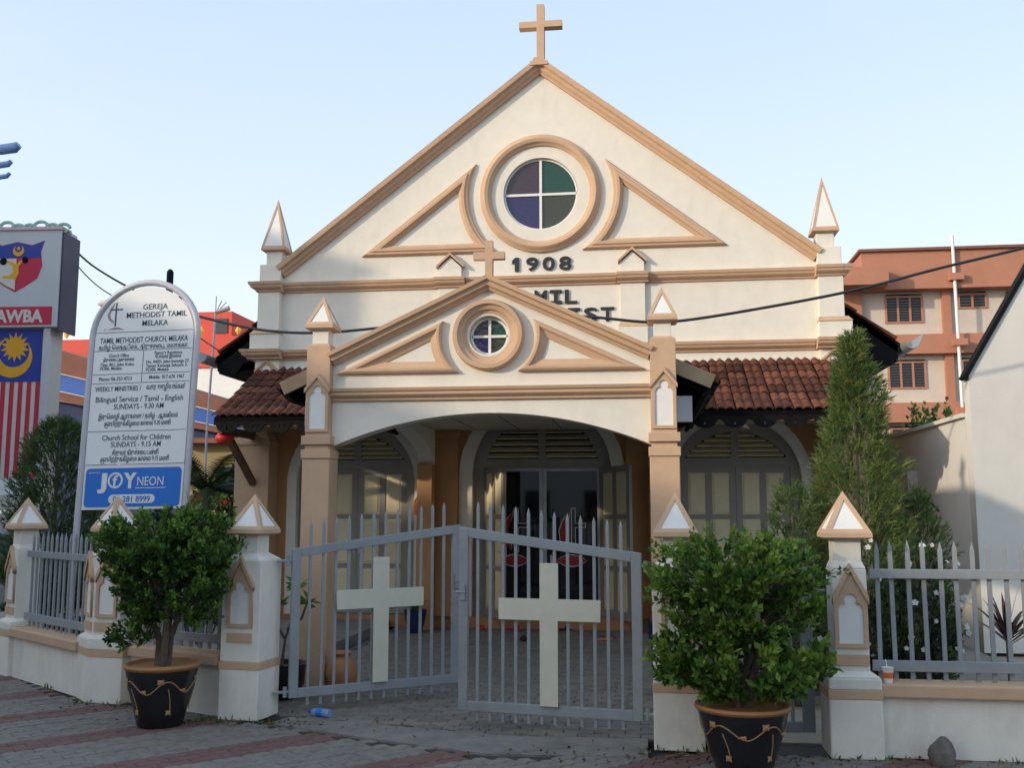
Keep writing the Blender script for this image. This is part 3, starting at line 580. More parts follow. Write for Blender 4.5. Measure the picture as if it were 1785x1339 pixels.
for s in (-1, 1):
    x0, x1 = sorted((s * 1.62, s * 4.13))
    aw = thing('x', None, None); aw.name = 'awning_roof'; aw.parent = church
    dn = Vector((0, math.sin(aw_ang), -math.cos(aw_ang)))
    m = MB(); q = [AE, AT, AT + dn * .05, AE + dn * .05]
    m.add([(x, p.y, p.z) for x in (x0 + .02, x1 - .02) for p in q], [(3, 2, 1, 0), (4, 5, 6, 7), (0, 1, 5, 4), (1, 2, 6, 5), (2, 3, 7, 6), (3, 0, 4, 7)]); m.build('roof_deck', 'dark', aw)
    rows = 7; cols = int((x1 - x0) / .2125)
    for r in range(rows):
        for c_ in range(cols):
            t = bpy.data.objects.new('roof_tile', TILE); C.objects.link(t); t.parent = aw
            p = AE + (AT - AE) * (r / rows) + Vector((0, 0, .006))
            xx = x0 + c_ * (x1 - x0) / cols
            t.location = (xx + rnd.uniform(-.004, .004), p.y + rnd.uniform(-.006, .006) - (.03 if r == 0 else 0), p.z + rnd.uniform(-.002, .003))
            t.rotation_euler = (aw_ang + rnd.uniform(-.015, .01), 0, rnd.uniform(-.012, .012))
    m = MB(); m.box(x0 - .01, x1 + .02, -.045, -.002, 3.60, 3.665); m.build('flashing', 'cream', aw)
    # scalloped fascia with cut-outs
    L = x1 - x0; n = int(L / .335); pw = L / n; lp = [(x0, 2.79), (x0, 2.70)]; holes = []
    for k in range(n):
        a = x0 + k * pw; cxk = a + pw / 2
        lp += [(a + pw * .10, 2.70)] + [(cxk - pw * .38 * math.cos(R(t)), 2.685 - .085 * math.sin(R(t))) for t in range(0, 181, 15)] + [(a + pw * .90, 2.70), (a + pw * .985, 2.715)]
        holes.append([(cxk - .014, 2.645), (cxk + .014, 2.645), (cxk + .004, 2.70), (cxk - .004, 2.70)])
        holes.append([(cxk - .09, 2.735), (cxk - .03, 2.735), (cxk - .03, 2.742), (cxk - .09, 2.742)])
        for sg in (-1, 1): holes.append([(cxk + sg * .055, 2.672), (cxk + sg * .075, 2.690), (cxk + sg * .070, 2.696), (cxk + sg * .05, 2.677)][::sg])
    lp += [(x1, 2.70), (x1, 2.79)]
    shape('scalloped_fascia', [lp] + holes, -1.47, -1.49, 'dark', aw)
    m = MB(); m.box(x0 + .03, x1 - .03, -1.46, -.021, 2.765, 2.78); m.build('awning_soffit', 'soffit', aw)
    m = MB(); m.box(x0 + .02, x1 - .02, -1.465, -1.38, 2.68, 2.76); m.build('eave_beam', 'timber', aw)
    m = MB(); m.box(s * 4.06 - .03, s * 4.06 + .03, -1.45, -.01, 2.60, 2.70); m.build('bracket_beam', 'timber', aw)
    d = Vector((s * -.0, -1.0, .72)); a = Vector((s * 4.02, -.36, 1.98)); b = Vector((s * 4.06, -1.30, 2.66)); u = (b - a).normalized(); pz = u.cross(Vector((1, 0, 0))).normalized() * .04
    m = MB(); m.add([p + o_ + Vector((dx, 0, 0)) for p in (a, b) for o_, dx in ((-pz, -.04), (-pz, .04), (pz, .04), (pz, -.04))], [(3, 2, 1, 0), (4, 5, 6, 7)] + [(i, (i + 1) % 4, 4 + (i + 1) % 4, 4 + i) for i in range(4)]); m.build('strut', 'timber', aw)
    if s > 0:
        pass
# ================================================================== paving and ground
def zigzag(l=.225, wd=.1125, a=.013, gap=.004):
    zf = lambda u: a * (1 - abs(((u / (l / 2)) % 1) * 2 - 1) * 2)
    us = [-l / 2 + gap / 2] + [-l / 4, 0, l / 4] + [l / 2 - gap / 2]
    lo = [(u, -wd / 2 + gap / 2 + zf(u)) for u in us]; hi = [(u, wd / 2 - gap / 2 + zf(u)) for u in reversed(us)]
    return lo + hi
def paver_mesh(outline, mt):
    m = MB(); n = len(outline); cx = sum(p[0] for p in outline) / n; cy = sum(p[1] for p in outline) / n
    sh = lambda k: [(cx + (x - cx) * (1 - k / .11), cy + (y - cy) * (1 - k / .055)) for x, y in outline]
    top = sh(.004); vs = [(x, y, 0) for x, y in top] + [(x, y, -.005) for x, y in outline] + [(x, y, -.03) for x, y in outline]
    fs = [tuple(range(n))] + [(r * n + (i + 1) % n, r * n + i, (r + 1) * n + i, (r + 1) * n + (i + 1) % n) for r in range(2) for i in range(n)]
    me = bpy.data.meshes.new('paver'); me.from_pydata(vs, [], fs); me.materials.append(M[mt]); return me
def inside(p, poly):
    r = False; j = len(poly) - 1
    for i in range(len(poly)):
        (xi, yi), (xj, yj) = poly[i], poly[j]
        if (yi > p[1]) != (yj > p[1]) and p[0] < (xj - xi) * (p[1] - yi) / (yj - yi) + xi: r = not r
        j = i
    return r
def pave(name, poly, ang, l, wd, red, keep=300):
    b = MB(); b.prism(poly, -.05, -.012); base = b.build(name, 'joint'); tag(base, kind='structure')
    out = zigzag(l, wd); mg, mr_ = paver_mesh(out, 'paver'), paver_mesh(out, 'paver_red')
    ca, sa = math.cos(ang), math.sin(ang); pc = []
    for i in range(-75, 75):
        for j in range(-140, 140):
            u = (i + (.5 if j % 2 else 0)) * l; v = j * wd; x, y = u * ca - v * sa, u * sa + v * ca
            if inside((x, y), poly) and all(inside((x + dx, y + dy), poly) for dx in (-.05, .05) for dy in (-.05, .05)):
                pc.append(((x - CAM.x) ** 2 + (y - CAM.y) ** 2 + (0 if abs((math.atan2(-(x - CAM.x), y - CAM.y) - YAW)) < R(27) else 400), x, y, red(u, v)))
    pc.sort(); rest = {False: MB(), True: MB()}
    for k, (d, x, y, rd) in enumerate(pc):
        tilt = (rnd.uniform(-.012, .012), rnd.uniform(-.012, .012), ang + rnd.uniform(-.02, .02)); z = rnd.uniform(-.003, .003)
        if k < keep:
            o = bpy.data.objects.new('paver', mr_ if rd else mg); C.objects.link(o); o.parent = base; o.location = (x, y, z); o.rotation_euler = tilt
        else:
            m4 = Matrix.LocRotScale(Vector((x, y, z)), Quaternion((0, 0, 1), ang), None); me = mg
            rest[rd].add([m4 @ vv.co for vv in me.vertices], [tuple(p.vertices) for p in me.polygons])
    for rd, mb in rest.items():
        if mb.v:
            o = mb.build('paving_field', 'paver_red' if rd else 'paver', base); tag(o, kind='stuff')
    return base
fence_line = [(-7.4, -2.2), (-4.9, -4.3), (-3.55, -5.45), (-3.1, -5.62), (-1.9, -6.0), (-1.45, -6.35)]
outer = fence_line + [(-.6, -6.72), (.35, -7.08), (1.4, -7.02), (1.5, -6.78), (2.6, -6.80), (6.0, -6.86), (6.0, -9.6), (-4.2, -9.6), (-7.4, -6.5)]
pave('pavement', outer, R(46), .205, .103, lambda u, v: (v % 1.03) < .25)
drive = [(-1.9, -6.12), (-1.35, -6.12), (.35, -6.55), (1.4, -6.52), (2.0, -6.5), (2.0, -.03), (-1.98, -.03), (-1.98, -3.6), (-1.9, -3.6)]
pave('driveway', drive, R(0), .225, .1125, lambda u, v: False)
b = MB(); b.prism([(-1.45, -6.36), (-.6, -6.73), (.35, -7.09), (1.4, -7.03), (1.4, -6.5), (.35, -6.53), (-1.36, -6.1)], -.05, .004); tag(b.build('concrete_apron', 'concrete'), kind='structure')
b = MB(); b.box(-9, 9, -6.3, 14, -.059, -.04); tag(b.build('yard', mat('sandy_yard', (.30, .27, .22), .95, .18, 3, .3, 40, .4, (.18, .16, .12))), kind='structure')
b = MB(); b.box(-4.8, -2.12, -4.0, -.03, -.039, .10); b.box(2.1, 5.1, -4.4, -.03, -.039, .03); tag(b.build('side_slab', 'concrete'), kind='structure')
# drain beside the driveway with its grating
dr = thing('drain', 'narrow dark open drain along the left edge of the paved driveway', 'drain', (-2.05, -1.9, 0))
m = MB(); m.box(-.07, -.055, -1.7, 1.8, -.10, .012); m.box(.055, .07, -1.7, 1.8, -.10, .012); m.build('drain_kerb', 'concrete', dr)
m = MB(); m.box(-.055, .055, -1.7, 1.8, -.11, -.036); m.build('drain_channel', 'black', dr)
# kerb and road at the left, with yellow lines
road_m = Matrix.Translation((-9.5, -3.0, 0)) @ Matrix.Rotation(R(-38), 4, 'Z')
b = MB()
for yy in (.0, .32): b.box(-14, 30, yy - 3.0, yy - 2.88, -.0585, -.052)
tag(b.build('road_marking', 'yellow', mw=Matrix.Translation((-8.2, 1.2, 0)) @ Matrix.Rotation(R(140), 4, 'Z')), kind='structure')

# ================================================================== boundary piers
def pier(label, loc, rz, slim, group='fence piers'):
    p = thing('fence_pier', label, 'pier', (loc[0], loc[1], 0), rz, group)
    b = .17
    if slim:
        m = MB(); m.box(-b, b, -b, b, 0, .38); m.box(-b, b, -b, b, .437, .515); m.frus(0, 0, .515, .55, b, b, .113, .113); m.build('base', 'pier', p, bevel=.012)
        hs = .112
    else:
        m = MB(); m.box(-b, b, -b, b, 0, .38); m.build('base', 'pier', p, bevel=.008); hs = b - .003
    m = MB(); m.box(-b - .004, b + .004, -b - .004, b + .004, .379, .438); m.build('band', 'tan', p, bevel=.004)
    m = MB(); m.box(-hs, hs, -hs, hs, .437, 1.215); m.frus(0, 0, 1.215, 1.268, hs, hs, .09, .09); m.build('shaft', 'pier', p, bevel=.008)
    m = MB(); m.box(-.108, .108, -hs - .012, -hs, .586, .658); m.build('band', 'tan', p, bevel=.003)
    niche(0, -hs, .70, 1.0, 1.20, .108, p, ext=.008)
    m = MB(); m.box(-.089, .089, -.089, .089, 1.262, 1.42); m.build('neck', 'pier', p, bevel=.005)
    spire(0, 0, 1.41, 1.452, .155, 1.735, p, bw=.03)
    return p
pier('white gate pier with pyramid cap left of the double gate', (-1.70, -6.11), R(-8), False)
pier('white gate pier with pyramid cap half hidden by the right potted bush', (1.617, -6.68), R(-2), False)
pier('slim white pier with pointed niche, right of the small side gate', (2.745, -6.765), 0, True)
pier('white fence pier at the far left edge, beyond the sign board', (-4.77, -4.40), R(-37), True)
# corner pier: two niche faces at an obtuse angle
cp = thing('fence_pier', 'angled corner pier behind the left potted bush, with two niche faces', 'pier', (-3.22, -5.56, 0), 0, 'fence piers')
def sc(poly, k): return [(x * k, y * k) for x, y in poly]
bp = [(-.06, -.19), (.29, -.25), (.35, .09), (0, .22), (-.30, .06)]
m = MB(); m.prism(bp, 0, .38); m.prism(bp, .437, .52); k0 = [(x, y, .52) for x, y in bp] + [(x, y, .555) for x, y in sc(bp, .76)]; m.add(k0, [(i, (i + 1) % 5, 5 + (i + 1) % 5, 5 + i) for i in range(5)]); m.build('base', 'pier', cp, bevel=.01)
m = MB(); m.prism(sc(bp, 1.015), .379, .438); m.build('band', 'tan', cp)
sp_ = sc(bp, .76); m = MB(); m.prism(sp_, .5, 1.215); m.add([(x, y, 1.215) for x, y in sp_] + [(x * .66, y * .66, 1.268) for x, y in sp_], [(i, (i + 1) % 5, 5 + (i + 1) % 5, 5 + i) for i in range(5)] + [(5, 6, 7, 8, 9)]); m.build('shaft', 'pier', cp, bevel=.006)
for i, j in ((0, 1), (4, 0)):
    a, b_ = Vector((*sp_[i], 0)), Vector((*sp_[j], 0)); d = (b_ - a); L = d.length; mid = (a + b_) / 2; an = math.atan2(d.y, d.x)
    fr = Matrix.Translation(mid) @ Matrix.Rotation(an, 4, 'Z')
    niche(0, 0, .70, 1.0, 1.20, min(.105, L / 2 - .01), cp, ext=.004, frame=fr)
    m = MB(); m.box(-L / 2 + .02, L / 2 - .02, -.012, 0, .586, .658, fr); m.build('band', 'tan', cp)
cx_, cy_ = sum(x for x, y in bp) / 5, sum(y for x, y in bp) / 5
m = MB(); m.box(cx_ - .09, cx_ + .09, cy_ - .09, cy_ + .09, 1.25, 1.42, ); m.build('neck', 'pier', cp, bevel=.005)
so_ = spire(0, 0, 1.41, 1.452, .155, 1.735, cp, bw=.03)
for o in [so_] + list(so_.children): o.data.transform(Matrix.Translation((cx_, cy_, 0)) @ Matrix.Rotation(R(-30), 4, 'Z'))
# ================================================================== low walls and railings
def wall_between(A, B, label, spikes=True, rail_label=None, th=.12):
    A, B = Vector((*A, 0)), Vector((*B, 0)); d = B - A; L = d.length; an = math.atan2(d.y, d.x)
    wl = thing('boundary_wall', label, 'wall', A, an, 'low boundary walls')
    m = MB(); m.box(0, L, -th / 2 - .02, th / 2, 0, .386); m.build('wall', 'pier', wl)
    m = MB(); m.box(0, L, -th / 2 - .075, th / 2 + .05, .387, .475); m.build('coping', 'tan', wl, bevel=.012)
    rl = thing('metal_railing', rail_label, 'railing', A + Vector((-math.sin(an), math.cos(an), 0)) * .03, an, 'grey metal railings')
    for z0, z1 in ((1.146, 1.209), (.537, .608)):
        m = MB(); m.box(0, L, -.03, .0, z0, z1); m.build('rail', 'grey', rl, bevel=.004)
    n = int(L / .1035); pm = None
    for k in range(n):
        x = (k + .5) * L / n
        if pm is None:
            m = MB(); m.box(-.014, .014, .001, .017, .48, 1.34); m.add([(-.014, .001, 1.34), (.014, .001, 1.34), (.014, .017, 1.34), (-.014, .017, 1.34), (0, .009, 1.40)], [(0, 1, 4), (1, 2, 4), (2, 3, 4), (3, 0, 4)])
            o = m.build('picket', 'grey', rl); pm = o.data
        else:
            o = bpy.data.objects.new('picket', pm); C.objects.link(o); o.parent = rl
        o.location = (x, 0, rnd.uniform(-.006, .006)); o.rotation_euler = (0, rnd.uniform(-.008, .008), 0)
wall_between((2.90, -6.76), (5.6, -6.80), 'long low white wall with tan coping at the lower right', rail_label='grey spiked railing on the right wall, white flowers behind it')
wall_between((-2.90, -5.62), (-1.88, -6.08), 'short low wall behind the left potted bush', rail_label='short grey railing mostly hidden behind the left potted bush')
wall_between((-4.66, -4.53), (-3.42, -5.46), 'low white wall with tan coping under the church sign', rail_label='grey railing in front of the sign posts, seen at a slant')
# ================================================================== gates
def gate_leaf(A, B, label, zb, flip, ncr):
    A, B = Vector((*A, 0)), Vector((*B, 0)); d = B - A; L = d.length; an = math.atan2(d.y, d.x)     # A hinge, B free
    gt = thing('gate_leaf', label, 'gate', A, an, 'double gate leaves')
    s_ = -1 if flip else 1          # which local y side faces the street
    zt = lambda x: 1.295 + (1.48 - 1.295) * x / L
    fw_ = .072
    def bar(pts, name, y0=-.02, y1=.02):
        m = MB(); m.add([(x, y, z) for y in (y0, y1) for x, z in pts], [(0, 1, 2, 3), (7, 6, 5, 4)] + [(i, 4 + i, 4 + (i + 1) % 4, (i + 1) % 4) for i in range(4)]); return m.build(name, 'grey', gt, bevel=.004)
    bar([(0, zb), (fw_, zb), (fw_, zt(fw_)), (0, zt(0))], 'stile'); bar([(L - fw_, zb), (L, zb), (L, zt(L)), (L - fw_, zt(L - fw_))], 'stile')
    bar([(fw_, zb), (L - fw_, zb), (L - fw_, zb + fw_), (fw_, zb + fw_)], 'rail', -.0195, .0195); bar([(fw_, zt(fw_) - fw_), (L - fw_, zt(L - fw_) - fw_), (L - fw_, zt(L - fw_)), (fw_, zt(fw_))], 'rail', -.0195, .0195)
    n = 12
    for k in range(n):
        x = fw_ + (L - 2 * fw_) * (k + .75) / (n + .5); zz = zt(x) + .17; y0, y1 = -.0085, .0085
        m = MB(); m.box(x - .011, x + .011, y0, y1, zb - .065, zz); m.add([(x - .011, y0, zz), (x + .011, y0, zz), (x + .011, y1, zz), (x - .011, y1, zz), (x, 0, zz + .045)], [(0, 1, 4), (1, 2, 4), (2, 3, 4), (3, 0, 4)]); m.build('picket', 'grey', gt)
    xc = L * ncr; yy = s_ * -.03
    o = shape('cross', [[(xc - .068, zb + .07), (xc + .068, zb + .07), (xc + .068, .80), (xc + .385, .80), (xc + .385, .955), (xc + .068, .955), (xc + .068, 1.215), (xc - .068, 1.215), (xc - .068, .955), (xc - .385, .955), (xc - .385, .80), (xc - .068, .80)]], yy + .012, yy - .012, 'crosswhite', gt)
    m = MB(); m.box(L - .055, L - .015, -.034, .034, .93, 1.05); m.tube([(L - .06, s_ * -.03, .99), (L + .02, s_ * -.03, .99)], .009, 6); m.build('latch', 'grey', gt)
    for z in (zb + .05, 1.2): m = MB(); m.tube([(-.12, 0, z), (.0, 0, z)], .012, 6); m.tube([(-.03, 0, z - .04), (-.03, 0, z + .04)], .016, 8); m.build('hinge', 'grey', gt)
gate_leaf((-1.41, -6.02), (-.212, -5.11), 'left gate leaf swung inward, cream cross on grey pickets', .128, False, .505)
gate_leaf((1.373, -6.50), (.002, -6.262), 'closed right gate leaf with cream cross on grey pickets', .12, True, .49)
pg = thing('side_gate', 'narrow grey side gate behind the right potted bush', 'gate', (1.84, -6.70, 0), R(8))
for x0, x1, z0, z1 in ((0, .06, .1, 1.22), (.62, .70, .1, 1.22), (.06, .62, .1, .17), (.06, .62, 1.15, 1.22)): m = MB(); m.box(x0, x1, -.02, .02, z0, z1); m.build('gate_frame', 'grey', pg, bevel=.004)
for k in range(5): x = .13 + k * .105; m = MB(); m.box(x - .011, x + .011, -.008, .008, .171, 1.149); m.build('picket', 'grey', pg)
m = MB(); m.tube([(.70, 0, 1.05), (.80, .0, 1.05)], .01, 6); m.build('latch', 'grey', pg)
# ================================================================== plants
def V(rg, s=1): return Vector((rg.gauss(0, s), rg.gauss(0, s), rg.gauss(0, s)))
def leaf(mb, p, d, l, wd, rg, tint, fold=.25):
    d = d.normalized(); sd = d.cross(V(rg)).normalized(); n = d.cross(sd)
    a, c_ = p, p + d * l; m_ = p + d * l * .5
    mb.add([a, m_ + sd * wd - n * fold * wd, c_ + n * l * rg.uniform(-.2, .2), m_ - sd * wd - n * fold * wd], [(0, 1, 2), (0, 2, 3)], max(.001, min(1, tint)))
def bush_crown(mb, twigs, c0, rad, nsh, nlv, l, wd, rg, base, lumps=9, up=.25, only_up=False, tb=0):
    lc = [(V(rg).normalized(), rg.uniform(.72, 1.12)) for _ in range(lumps)]
    for i in range(nsh):
        d = V(rg).normalized()
        if only_up and d.z < -.35: d.z = -d.z * .5; d.normalize()
        k = max(((1 if d.dot(q) > .6 else .6 + .4 * max(d.dot(q), 0)) * s for q, s in lc)); k = .60 + .42 * k * rg.uniform(.72, 1.05); k *= rg.uniform(1.08, 1.28) if rg.random() < .08 else 1
        tip = c0 + Vector((d.x * rad[0], d.y * rad[1], d.z * rad[2])) * k
        st = base + (tip - base) * rg.uniform(.35, .6)
        mid = (st + tip) / 2 + V(rg, .02)
        twigs.tube([st, mid, tip], [.006, .004, .002], 4, False)
        tt = rg.uniform(.15, .75) + tb
        for j in range(nlv):
            t = rg.uniform(.15, 1.03) ** .7; p = st.lerp(mid, t * 2) if t < .5 else mid.lerp(tip, (t - .5) * 2)
            dr_ = ((tip - st).normalized() * .7 + V(rg, .6) + Vector((0, 0, up))).normalized()
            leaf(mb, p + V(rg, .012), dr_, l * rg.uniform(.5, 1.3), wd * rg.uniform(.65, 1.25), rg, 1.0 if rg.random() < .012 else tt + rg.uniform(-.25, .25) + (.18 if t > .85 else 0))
def potted_bush(label, loc, pot_r, pot_h, c0, rad, seed, low):
    rg = random.Random(seed); p = thing('potted_bush', label, 'potted plant', loc, 0, 'large potted bushes by the gate')
    r = pot_r
    m = MB(); m.lathe([(r * .56, 0), (r * .60, .01), (r * .70, pot_h * .25), (r * .86, pot_h * .6), (r * .95, pot_h * .88), (r * .95, pot_h * .93), (r * .88, pot_h * .93), (r * .86, pot_h * .80)], n=40); pt = m.build('pot', 'pot', p, smooth=45)
    m = MB(); m.lathe([(r * .93, pot_h * .90), (r * 1.0, pot_h * .925), (r * 1.03, pot_h * .96), (r * 1.0, pot_h), (r * .93, pot_h), (r * .88, pot_h * .95)], n=40); m.build('rim', 'rim', pt, smooth=50)
    m = MB(); m.lathe([(r * .90, pot_h * .86), (r * .5, pot_h * .90), (.02, pot_h * .92)], n=24); m.build('soil', 'soil', p, smooth=True)
    rad_at = lambda z: r * (.56 + .40 * min(1, max(0, z / (pot_h * .9))) ** .85) + .004
    for k in range(5):      # vine ornament: waves, leaves and hanging flowers
        a0 = k * 2 * math.pi / 5; m = MB(); pts = []
        for t in range(13):
            a = a0 + t / 12 * 2 * math.pi / 5; z = pot_h * (.66 + .10 * math.sin(t / 12 * 2 * math.pi)); q = rad_at(z); pts.append((q * math.cos(a), q * math.sin(a), z))
        m.tube(pts, .0045, 5)
        pts = []
        for t in range(8):
            a = a0 + .35 + .12 * math.sin(t / 7 * 1.5); z = pot_h * (.64 - .36 * t / 7); q = rad_at(z); pts.append((q * math.cos(a), q * math.sin(a), z))
        m.tube(pts, .004, 5)
        def blob(a, z, s1, s2, n=8):
            q = rad_at(z) + .002; tv = Vector((-math.sin(a), math.cos(a), 0)); o_ = Vector((q * math.cos(a), q * math.sin(a), z)); nr = Vector((math.cos(a), math.sin(a), 0))
            m.add([o_ + nr * .008] + [o_ + tv * s1 * math.cos(t * 2 * math.pi / n) * (1 if t % 2 else .6) + Vector((0, 0, s2 * math.sin(t * 2 * math.pi / n) * (1 if t % 2 else .6))) for t in range(n)], [(0, 1 + i, 1 + (i + 1) % n) for i in range(n)])
        blob(a0 + .42, pot_h * .26, .028, .026); blob(a0 + .12, pot_h * .76, .034, .026); blob(a0 + .85, pot_h * .60, .035, .018, 6)
        m.build('ornament', 'gold', pt)
    tr = MB(); tips = []
    base = Vector((0, 0, pot_h * .85))
    for k in range(4):
        a = k * 1.6 + rg.random(); top = Vector((math.cos(a) * .16, math.sin(a) * .16, c0.z - rad[2] * .25)); tr.tube([base + Vector((math.cos(a) * .03, math.sin(a) * .03, 0)), base.lerp(top, .5) + V(rg, .03), top], [.035, .026, .014], 7)
    tr.build('trunk', 'bark', p, smooth=True)
    mb, tw = MB(), MB()
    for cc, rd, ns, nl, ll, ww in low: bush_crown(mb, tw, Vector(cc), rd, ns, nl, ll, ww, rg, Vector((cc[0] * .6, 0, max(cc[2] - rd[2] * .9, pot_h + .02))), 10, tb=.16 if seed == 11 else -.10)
    mb.build('crown', 'bush', p); tw.build('twigs', 'bark', p)
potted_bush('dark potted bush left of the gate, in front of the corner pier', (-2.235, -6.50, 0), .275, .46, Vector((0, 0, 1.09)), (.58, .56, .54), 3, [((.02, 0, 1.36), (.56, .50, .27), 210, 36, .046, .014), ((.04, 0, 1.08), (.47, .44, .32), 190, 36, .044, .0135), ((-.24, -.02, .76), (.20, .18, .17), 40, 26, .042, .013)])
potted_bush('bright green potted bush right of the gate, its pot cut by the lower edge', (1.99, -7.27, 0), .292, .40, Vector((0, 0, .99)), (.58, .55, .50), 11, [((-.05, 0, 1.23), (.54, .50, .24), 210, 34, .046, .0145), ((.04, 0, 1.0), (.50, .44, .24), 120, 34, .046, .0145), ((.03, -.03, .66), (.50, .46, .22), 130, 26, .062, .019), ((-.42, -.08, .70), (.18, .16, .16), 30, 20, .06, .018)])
def conifer(label, loc, prof, seed, n, tint0=.45, lean=0, group='feathery conifers', big=1):
    rg = random.Random(seed); p = thing('conifer', label, 'tree', loc, 0, group); H = prof[-1][0]
    def rad(z):
        for (z0, r0), (z1, r1) in zip(prof, prof[1:]):
            if z <= z1: return r0 + (r1 - r0) * (z - z0) / (z1 - z0)
        return .02
    m = MB(); m.tube([(0, 0, -.03), (lean * .4, 0, H * .5), (lean, 0, H * .95)], [.05, .035, .008], 8); m.build('trunk', 'bark', p, smooth=True)
    mb = MB(); lb = [(rg.uniform(0, 6.28), rg.uniform(0, H), rg.uniform(.6, 1.3), rg.uniform(.15, .45)) for _ in range(34)]
    zmin = prof[0][0]
    for i in range(n):
        z = zmin + (H - zmin) * rg.random() ** 1.25; a = rg.uniform(0, 2 * math.pi); k = 1
        for la, lz, lk, lw in lb:
            dd = ((math.cos(a) - math.cos(la)) ** 2 + (math.sin(a) - math.sin(la)) ** 2) + ((z - lz) / .35) ** 2
            if dd < lw: k = lk
        rr = rad(z) * k * rg.uniform(.5, 1.15) ** .7
        o = Vector((math.cos(a) * rr * .82 + lean * z / H, math.sin(a) * rr * .82, z))
        d = (Vector((math.cos(a) * .75, math.sin(a) * .75, rg.uniform(.2, 1.3))) + V(rg, .25)).normalized(); t0 = tint0 + rg.uniform(-.3, .3)
        for j in range(12):
            q = o + d * (.10 * big * j / 12); dd = (d * 1.1 + V(rg, .5)).normalized(); sd = dd.cross(V(rg)).normalized() * .0045 * big; l = rg.uniform(.035, .075) * big
            mb.add([q - sd, q + sd, q + dd * l], [(0, 1, 2)], max(.001, min(1, t0 + rg.uniform(-.12, .2))))
    mb.build('crown', 'conifer', p)
def atg(px, py, Y): q = onY(px, py, Y); return (q.x, Y, 0)
conifer('tall feathery conifer in front of the right-hand awning', atg(1494, 1000, -4.7), [(.15, .40), (.7, .52), (1.5, .47), (2.0, .36), (2.4, .25), (2.8, .15), (3.14, .03)], 5, 3900, .5, .05)
conifer('small rounded conifer left of the tall one, before the right door', atg(1385, 1000, -4.9), [(.1, .20), (.7, .27), (1.3, .27), (1.62, .2), (1.80, .04)], 6, 900, .35)
conifer('low conifer at the right of the tall one, against the grey wall', atg(1606, 1000, -4.4), [(.1, .25), (.6, .3), (1.1, .25), (1.5, .14), (1.75, .02)], 8, 900, .3)
conifer('dark bushy conifer behind the church sign, at the far left', (-6.95, -.4, 0), [(.2, .6), (1.0, .74), (1.8, .70), (2.3, .56), (2.65, .36), (2.85, .08)], 9, 3600, .15, big=1.4)
# white-flowered shrub behind the right railing
def shrub(name, label, loc, c0, rad, nsh, nlv, l, wd, mt, seed, flowers=0, fmt='petal', cat='shrub'):
    rg = random.Random(seed); p = thing(name, label, cat, loc)
    mb, tw = MB(), MB(); bush_crown(mb, tw, Vector(c0), rad, nsh, nlv, l, wd, rg, Vector((0, 0, .05)), 8)
    tw.tube([(0, 0, -.04), (0, 0, c0[2] * .5)], [.025, .015], 6); tw.build('stems', 'bark', p); mb.build('foliage', mt, p)
    for k in range(flowers):
        d = V(rg).normalized(); d.y = -abs(d.y); q = Vector(c0) + Vector((d.x * rad[0], d.y * rad[1], d.z * rad[2])) * rg.uniform(.95, 1.12)
        fl = MB(); nr = (Vector((.0, -1, .3)) + V(rg, .3)).normalized(); u = nr.orthogonal().normalized(); v_ = nr.cross(u); sz = rg.uniform(.018, .03)
        for t in range(5):
            a = t * 2 * math.pi / 5; e = u * math.cos(a) + v_ * math.sin(a); s2 = nr.cross(e) * sz * .42
            fl.add([q, q + e * sz * .6 + s2 + nr * .006, q + e * sz, q + e * sz * .6 - s2 + nr * .006], [(0, 1, 2), (0, 2, 3)], .5)
        fl.build('flower', fmt, p)
shrub('flowering_shrub', 'dark shrub with small white flowers behind the right railing', (3.22, -6.05, 0), (0, 0, .80), (.52, .36, .60), 150, 24, .06, .016, 'darkleaf', 21, 40)
shrub('flowering_shrub', 'small red-flowered shrub behind the left potted bush', (-2.75, -4.7, 0), (0, 0, 1.25), (.38, .3, .5), 90, 22, .06, .016, 'bush', 22, 14, 'redpetal')
def strap_plant(label, loc, n, L, wd, mt, seed, z0=.2, spread=1.0, name='strap_leaf_plant', pot=None, droop=.7):
    rg = random.Random(seed); p = thing(name, label, 'plant', loc); mb = MB()
    for k in range(n):
        a = rg.uniform(0, 2 * math.pi); el = rg.uniform(.5, 1.35); d = Vector((math.cos(a) * math.cos(el) * spread, math.sin(a) * math.cos(el) * spread, math.sin(el))); q = Vector((0, 0, z0 + rg.uniform(-.1, .1) * z0))
        sd = d.cross(Vector((0, 0, 1))).normalized(); l = L * rg.uniform(.6, 1.1); prev = None; t0 = rg.random(); vs = []
        for t in range(6):
            ww = wd * (math.sin(math.pi * (.12 + .88 * t / 5)) + .05); vs += [q - sd * ww, q + sd * ww]; q = q + d * (l / 5); d = (d - Vector((0, 0, droop * .22 * t / 5 * 2))).normalized()
        mb.add(vs, [(2 * i, 2 * i + 1, 2 * i + 3, 2 * i + 2) for i in range(5)], max(.001, t0))
    mb.build('leaves', mt, p); m = MB(); m.tube([(0, 0, -.03), (0, 0, z0 + .02)], .02, 6); m.build('stem', 'bark', p)
    if pot:
        m = MB(); m.lathe([(pot[0] * .6, 0), (pot[0] * .9, pot[1] * .6), (pot[0], pot[1] * .95), (pot[0] * 1.05, pot[1]), (pot[0] * .9, pot[1]), (pot[0] * .85, pot[1] * .85), (.01, pot[1] * .86)], n=24); m.build('pot', pot[2], p, smooth=45)
    return p
strap_plant('purple strap-leaved plant at the right edge behind the railing', (4.35, -5.0, 0), 40, .42, .018, 'purpleleaf', 31, .55)
strap_plant('variegated plant in dark blue pot left of the church door', (-1.62, -.62, 0), 34, .26, .026, 'paleleaf', 32, .30, pot=(.15, .30, 'bluepot'))
